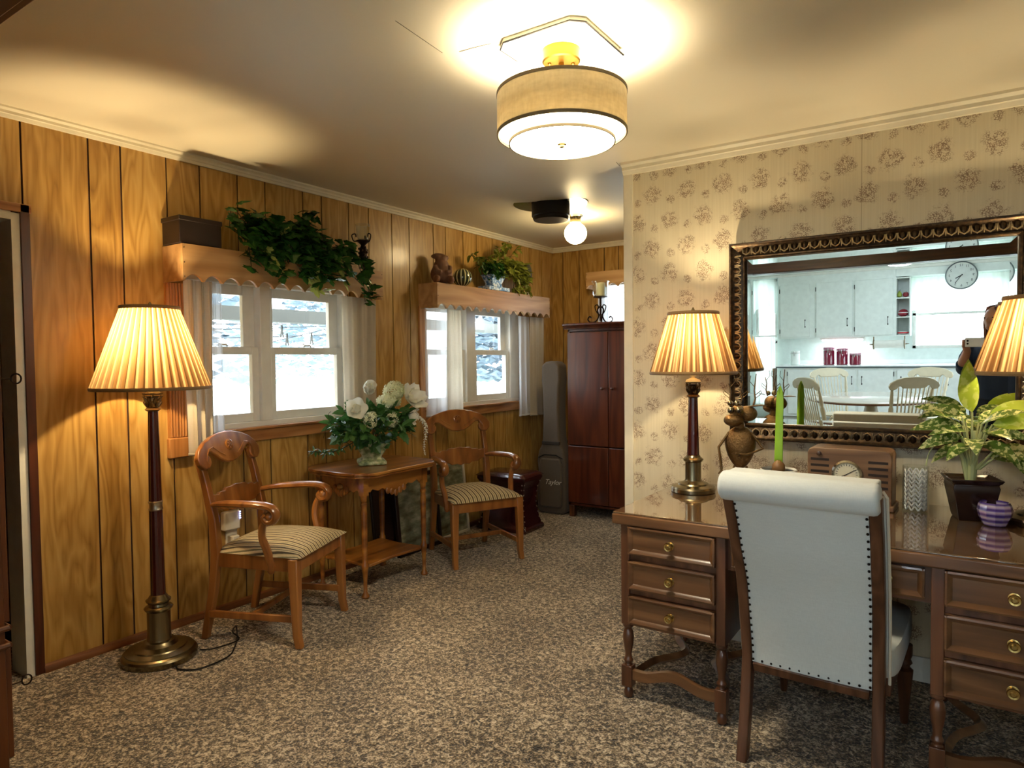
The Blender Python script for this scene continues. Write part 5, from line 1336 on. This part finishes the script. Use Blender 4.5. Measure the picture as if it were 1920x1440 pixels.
def jar(x, y, r, h, lab, mat, nm='storage_jar', grp='red glass jars on the counter'):
    t = thing(nm, lab, 'jar', (x, y, .936), 0, grp)
    M().lathe([(r*.9, 0), (r, .01), (r, h*.78), (r*.9, h*.84)], n=24).build('jar_body', mat, t)
    M().lathe([(r*.92, h*.84), (r*1.0, h*.86), (r*1.0, h*.97), (r*.9, h)], n=24).build('lid', mat if mat is not RJ else plain('jar_lid', '#a86a80', .1), t)
    M().tube([(r*1.03*cos(a*pi/8), r*1.03*sin(a*pi/8), h*.84) for a in range(16)], .004, 5, closed=True).tube([(0, r*1.03, h*.95), (0, r*1.2, h*.8), (0, r*1.05, h*.65)], .004, 5).build('clasp', plain('jar_wire', '#d8d4d4', .2, 1), t)
jar(-1.84, -5.50, .085, .285, 'tallest red glass jar, left of the three on the kitchen counter', RJ)
jar(-1.645, -5.50, .085, .265, 'middle-sized red glass jar between the two others on the kitchen counter', RJ)
jar(-1.455, -5.50, .085, .185, 'shortest red glass jar, right of the three on the kitchen counter', RJ)
jar(-2.36, -5.50, .075, .235, 'white canister with wire clasp at the left end of the kitchen counter', KWHITE, 'canister', None)
t = thing('under_cabinet_light', 'lit white tube light fixed under the upper cabinets, in the mirror', 'lamp', (-1.66, -5.62, 1.345))
M().box(-.33, .33, -.04, .04, 0, .03).build('housing', WHITEPAINT, t, bevel=.004)
M().tube([(-.30, 0, -.012), (.30, 0, -.012)], .016, 10).build('tube', emit('tube_glow', '#f4fbff', 5), t)
light('tube_light', 'AREA', (0, .0, -.035), 4, (.9, .97, 1), parent=t, shape='RECTANGLE', size=.6, size_y=.04)
M().tube(spline([(.33, 0, .01), (.36, 0, -.08), (.34, 0, -.14), (.26, 0, -.18)], 5), .005, 6).build('cord', WHITEPAINT, t)
t = thing('paper_towel_roll', 'white paper towel roll on a brown holder under the upper cabinets, in the mirror', 'paper towels', (-.975, -5.40, 1.255))
M().lathe([(.06, -.20), (.06, .20)], n=28, mat=RY(pi/2)).build('roll', WHITEPAINT, t)
for s in (-1, 1):
    M().lathe([(.075, 0), (.078, .006), (.075, .014)], n=24, mat=T(s*.21-.007, 0, 0) @ RY(pi/2)).box(s*.21-.007, s*.21+.007, -.012, .012, 0, .12).tube([(s*.215, 0, 0), (s*.27, 0, 0)], [.012, .004], 8).build('bracket', plain('holder_wood', '#7a6a4a', .5), t)
def small(nm, lab, cat, x, y, z, parts, grp=None):
    t = thing(nm, lab, cat, (x, y, z), 0, grp)
    for n_, m_, mt_ in parts: m_.build(n_, mt_, t)
small('pear', 'green pear on the top open shelf beside the kitchen cabinets', 'fruit', -.85, -5.56, 1.969, [('fruit', M().lathe([(.012, 0), (.035, .02), (.036, .05), (.018, .09), (.006, .10)], n=16), plain('pear_green', '#8a9a3a', .4)), ('stem', M().tube([(0, 0, .10), (.01, 0, .12)], .003, 5), IRON)])
small('apple', 'red apple on the top open shelf beside the kitchen cabinets', 'fruit', -.765, -5.56, 1.969, [('fruit', M().lathe([(.012, .004), (.036, .015), (.042, .045), (.030, .075), (.008, .068)], n=16), plain('apple_red', '#7a1420', .3)), ('stem', M().tube([(0, 0, .068), (.005, 0, .09)], .003, 5), IRON)])
small('red_plate_dish', 'red and white dish on the middle open shelf beside the kitchen cabinets', 'dish', -.80, -5.60, 1.674, [('dish', M().lathe([(.03, 0), (.07, .03), (.075, .06), (.05, .10), (.02, .115)], n=24), plain('red_dish', '#8a1a2a', .3)), ('rim', M().lathe([(.076, .055), (.077, .065)], n=24, capb=False, capt=False), KWHITE)])
small('patterned_bowl', 'white bowl with red pattern on the lowest open shelf beside the kitchen cabinets', 'bowl', -.80, -5.60, 1.394, [('bowl', M().lathe([(.03, 0), (.07, .02), (.078, .05)], n=24), KWHITE), ('red_band', M().lathe([(.0785, .02), (.079, .04)], n=24, capb=False, capt=False), plain('red_band', '#c0202a', .4))])
# clock
t = thing('wall_clock', 'round wall clock with grey rim over the kitchen window, in the mirror', 'clock', (-.055, KF_+.0, 2.245))
cm = rot_to((0, 1, 0))
M().lathe([(.195, -.01), (.205, 0), (.205, .03), (.192, .036), (.188, .02)], n=48, mat=cm, capt=False).build('rim', plain('clock_rim', '#6e7678', .3, .6), t)
cf = M().lathe([(.19, .018), (.001, .018)], n=48, mat=cm, capb=False, capt=False).build('face', plain('clock_face', '#d6dad6', .4), t)
for i in range(12):
    a = i*pi/6; text_mesh('numeral', str(12 if i == 0 else i), .05, .0005, plain('numeral_ink', '#4a5052', .6), cf, (-.148*sin(a), .020, .148*cos(a)), (pi/2, 0, pi))
M().box(-.006, .006, -.02, .085, .024, .026, cm @ RZ(R(-120))).build('hour_hand', BLACK, t); M().box(-.004, .004, -.02, .135, .027, .029, cm @ RZ(R(-145))).build('minute_hand', BLACK, t)
# ceiling dome light in the kitchen
t = thing('dome_ceiling_light', 'lit white glass dome light on the kitchen ceiling, in the mirror', 'lamp', (-.76, -4.3, 2.45))
M().lathe([(.16, -.03), (.17, -.02), (.17, 0)], n=32).build('base', WHITEPAINT, t)
M().sph((0, 0, -.03), (.20, .20, .07), 32, 14).build('glass_dome', emit('dome_glow', '#e6f2ff', 12), t)
t = thing('unseen_fill_dome', 'unseen dome light added for cool fill over the dining table behind the photographer', 'lamp', (-.6, -1.7, 2.45))
M().lathe([(.14, -.03), (.15, -.02), (.15, 0)], n=32).build('base', WHITEPAINT, t)
M().sph((0, 0, -.03), (.17, .17, .07), 32, 14).build('glass_dome', emit('fill_dome_glow', '#dcebff', 48), t)  # unseen dome, added as cool fill from behind the camera
# valances and curtains of the kitchen
def swag(lab, x0, x1, zt, zm, ze, y=-5.74, n=4):
    t = thing('cloth_valance', lab, 'curtain', (0, 0, 0), 0, 'cloth valances in the kitchen')
    def f(u, v):
        x = x0+(x1-x0)*u; zb = zm+(ze-zm)*abs(2*u-1)**1.5+.02*sin(2*pi*n*2*u)
        return (x, y+.02*sin(2*pi*n*3*u)*(.4+v), zt+(zb-zt)*v)
    M().grid(f, 90, 10).build('cloth', VOILE, t, ang=80)
swag('pale cloth valance gathered over the right kitchen window, in the mirror', -.72, .55, 2.27, 1.98, 1.72)
swag('pale cloth valance over the narrow window left of the kitchen cabinets, in the mirror', -3.09, -2.71, 2.40, 1.98, 1.80, n=1)
for (x0, x1, z0, z1, lb) in ((-3.07, -2.73, .22, 1.42, 'pale cafe curtain covering the lower narrow kitchen window, in the mirror'),):
    curtain('cafe_curtain', lb, -5.75, x0, x1, z0, z1, VOILE, 4, .02, axis=1, grp=None)
M().tube([(-3.09, -5.74, 1.43), (-2.70, -5.74, 1.43)], .012, 8).build('cafe_rod', WHITEPAINT, bpy.data.objects.get('cafe_curtain'))

# dining table and pressback chairs
t = thing('dining_table', 'oval dining table with pale glossy top and brown edge, in the mirror', 'table', (-.85, -1.80, 0))
M().lathe([(.60, .715), (.66, .722), (.66, .738)], n=48, mat=Mx.Diagonal((.95, 1.12, 1, 1))).build('table_rim', plain('table_brown', '#6b4128', .3), t)
M().lathe([(.655, .738), (.655, .746), (.645, .75)], n=48, mat=Mx.Diagonal((.95, 1.12, 1, 1))).build('table_top', plain('table_top_pale', '#cfc6b8', .12), t)
M().lathe([(.05, .08), (.09, .12), (.07, .3), (.10, .45), (.06, .65), (.16, .715)], n=24).build('pedestal', CHAIRCREAM, t)
for i in range(4):
    b = RZ(i*pi/2+.78); M().tube([b @ V((.03, 0, .16)), b @ V((.2, 0, .10)), b @ V((.38, 0, .025))], [.045, .035, .022], 8).build('foot', CHAIRCREAM, t)
def pressback():
    t = thing('pressback_chair', 'cream pressback dining chair at the front left of the dining table, in the mirror', 'chair', (0, 0, 0), 0, 'cream pressback chairs around the dining table')
    rd = lambda u, v: (0, 0, 0)
    M().lathe([(.17, .435), (.215, .445), (.22, .46), (.20, .468), (.10, .462)], n=32).build('seat', CHAIRCREAM, t)
    out = [(0, 0), (-.10, -.005), (-.18, -.025), (-.235, -.06), (-.25, -.095), (-.235, -.125), (-.20, -.13), (-.17, -.118), (-.155, -.095), (-.13, -.092), (-.11, -.115), (0, -.118)]
    out = out+[(-x, z) for x, z in out[-2:0:-1]]
    M().prism(out, 0, -.011, .011, T(-.305, 0, 1.02) @ RY(-.22)).build('crest_rail', CHAIRCREAM, t, bevel=.005)
    for i in range(8):
        s = (i-3.5)/3.5; M().tube([(-.175+.02*s*s, s*.11, .46), (-.21, s*.125, .6), (-.285, s*.15, .92)], [.006, .008, .005], 8).build('spindle', CHAIRCREAM, t)
    for s in (-1, 1):
        M().lathe([(.012, 0), (.018, .05), (.012, .08), (.02, .11), (.022, .25), (.012, .28), (.019, .31), (.012, .46)], n=14, mat=T(-.15, s*.16, .46) @ RX(-s*.09) @ RY(-.24)).build('back_post', CHAIRCREAM, t)
        for x in (-1, 1):
            M().lathe([(.012, 0), (.016, .1), (.012, .13), (.020, .17), (.022, .28), (.013, .31), (.018, .34), (.014, .445)], n=14, mat=T(x*.19, s*.19, 0) @ RX(s*.12) @ RY(-x*.12)).build('leg', CHAIRCREAM, t)
        M().tube([(-.17, s*.17, .2), (.17, s*.17, .2)], .009, 8).build('stretcher', CHAIRCREAM, t)
    M().tube([(0, -.17, .2), (0, .17, .2)], .009, 8).build('stretcher', CHAIRCREAM, t)
    return t
p1 = pressback(); p1.location = (-1.14, -1.12, 0); p1.rotation_euler = (0, 0, R(-40))
for x, y, a, lb in ((-1.27, -2.62, 55, 'cream pressback chair behind the left of the dining table, in the mirror'), (-.57, -1.33, -125, 'cream pressback chair at the front right of the dining table, in the mirror'), (-.44, -2.66, 110, 'cream pressback chair behind the right of the dining table, in the mirror')):
    c = copy_tree(p1); c.location = (x, y, 0); c.rotation_euler = (0, 0, R(a)); c['label'] = lb

# ================================================================== PHOTOGRAPHER (seen in the mirror)
t = thing('person', 'person in a dark navy top holding up a phone, reflected in the mirror', 'person', (.219, -.359, 0), YAW)
m = M()
m.tube([(0, -.01, .90), (0, 0, .98), (0, .01, 1.08), (0, .005, 1.2), (0, 0, 1.3), (0, 0, 1.37)], [.115, .12, .105, .115, .12, .07], 24, sx=1.35, up=(0, 1, 0))
m.tube([(0, 0, 1.34), (0, .01, 1.42), (0, .02, 1.47)], [.06, .05, .05], 16)
m.sph((0, .03, 1.545), (.072, .088, .105), 24, 18).sph((0, .06, 1.49), (.05, .055, .05), 16, 12)
m.sph((0, .122, 1.535), (.012, .02, .022), 10, 8); m.sph((0, .108, 1.487), (.024, .012, .008), 10, 6)
for s in (-1, 1):
    m.sph((s*.074, .02, 1.54), (.010, .02, .03), 10, 8); m.sph((s*.032, .10, 1.555), (.016, .012, .01), 10, 8)
    hx = .077
    m.tube([(s*.10, 0, 1.33), (s*.175, .01, 1.32), (s*.215+.01, .07, 1.22), (s*.225+.03, .12, 1.13), (s*.18+.05, .22, 1.20), (s*.12+hx, .30, 1.29), (s*.102+hx, .345, 1.33)], [.06, .058, .046, .042, .038, .028, .026], 14)
    m.sph((s*.100+hx, .352, 1.352), (.016, .030, .040), 12, 8)
    for k in range(4): m.tube([(s*.098+hx, .365, 1.325+k*.017), (s*.098+hx, .392, 1.328+k*.017), (s*(.083-.002*k)+hx, .399, 1.331+k*.016)], [.0085, .008, .007], 8)
    m.tube([(s*.095+hx, .345, 1.345), (s*.072+hx, .362, 1.36), (s*.05+hx, .374, 1.365)], [.010, .009, .008], 8)
    m.tube([(s*.085, -.01, .93), (s*.10, 0, .80), (s*.10, .01, .50), (s*.10, -.01, .30), (s*.10, -.02, .09), (s*.10, -.02, .04)], [.10, .095, .058, .055, .04, .04], 16)
    m.tube([(s*.10, -.05, .035), (s*.105, .05, .035), (s*.11, .13, .028)], [.035, .038, .028], 12)
SKIN = plain('skin', '#b98263', .5, 0, .04)
bo = m.build('body', SKIN, t); q = bo.modifiers.new('r', 'REMESH'); q.mode = 'VOXEL'; q.voxel_size = .006; q.use_smooth_shade = True; q = bo.modifiers.new('sm', 'SMOOTH'); q.iterations = 3
NAVY = plain('navy_top', '#16253c', .85)
m = M(); m.tube([(0, -.012, .90), (0, 0, .98), (0, .01, 1.08), (0, .005, 1.2), (0, 0, 1.3), (0, 0, 1.375)], [.132, .134, .12, .13, .132, .075], 24, sx=1.35, up=(0, 1, 0))
for s in (-1, 1): m.tube([(s*.08, 0, 1.33), (s*.175, .01, 1.325), (s*.215+.01, .07, 1.22), (s*.228+.03, .118, 1.125), (s*.19+.045, .20, 1.18)], [.072, .068, .058, .055, .052], 16)
so = m.build('shirt', NAVY, t); q = so.modifiers.new('r', 'REMESH'); q.mode = 'VOXEL'; q.voxel_size = .009; q.use_smooth_shade = True; q = so.modifiers.new('sm', 'SMOOTH'); q.iterations = 4
m = M()
for s in (-1, 1): m.tube([(s*.06, -.012, .95), (s*.10, 0, .80), (s*.10, .01, .50), (s*.10, -.01, .30), (s*.10, -.02, .08)], [.125, .108, .075, .07, .062], 18)
jo = m.build('trousers', plain('dark_jeans', '#1b2230', .85), t); q = jo.modifiers.new('r', 'REMESH'); q.mode = 'VOXEL'; q.voxel_size = .009; q.use_smooth_shade = True
for s in (-1, 1): M().sph((s*.105, .04, .035), (.048, .125, .036), 18, 10).build('shoe', BLACK, t)
m = M()
for i in range(240):
    a = rr.uniform(-.35*pi, 1.35*pi); z = rr.uniform(0, 1)
    a0 = V((.070*cos(a), .015-.082*sin(a)*1.0, 1.60)); 
    top_ = V((.03*cos(a)*z, .02-.03*sin(a)*z, 1.655)); b_ = V((.088*cos(a), .0-.095*sin(a), 1.52)); c_ = V((.10*cos(a), -.02-.09*sin(a), 1.36+.05*z))
    m.tube([top_, top_*.3+a0*.7+V((0, 0, .025)), b_, c_], [.005, .007, .007, .003], 5)
m.sph((0, .0, 1.565), (.083, .092, .100), 20, 14)
m.build('hair', plain('auburn_hair', '#6b3a20', .6, 0, .3), t)
m = M()
for s in (-1, 1): m.sph((s*.032, .111, 1.556), .006, 8, 6)
m.build('eyes', plain('eye_dark', '#1c140f', .2), t)
ph = thing('phone', 'phone coloured pale for glare held up in landscape by the person reflected in the mirror', 'phone', (.055, .0225, 1.362), YAW)
M().box(-.075, .075, -.018, -.010, -.036, .036).build('phone_body', plain('phone_glare_pale', '#d8dcdc', .3), ph, bevel=.003)  # pale body colour stands in for the glare
M().lathe([(.008, 0), (.008, .002)], n=16, mat=T(-.052, -.010, .012) @ rot_to((0, 1, 0))).lathe([(.008, 0), (.008, .002)], n=16, mat=T(-.052, -.010, -.010) @ rot_to((0, 1, 0))).build('lens', plain('lens_glass', '#20242c', .05), ph)
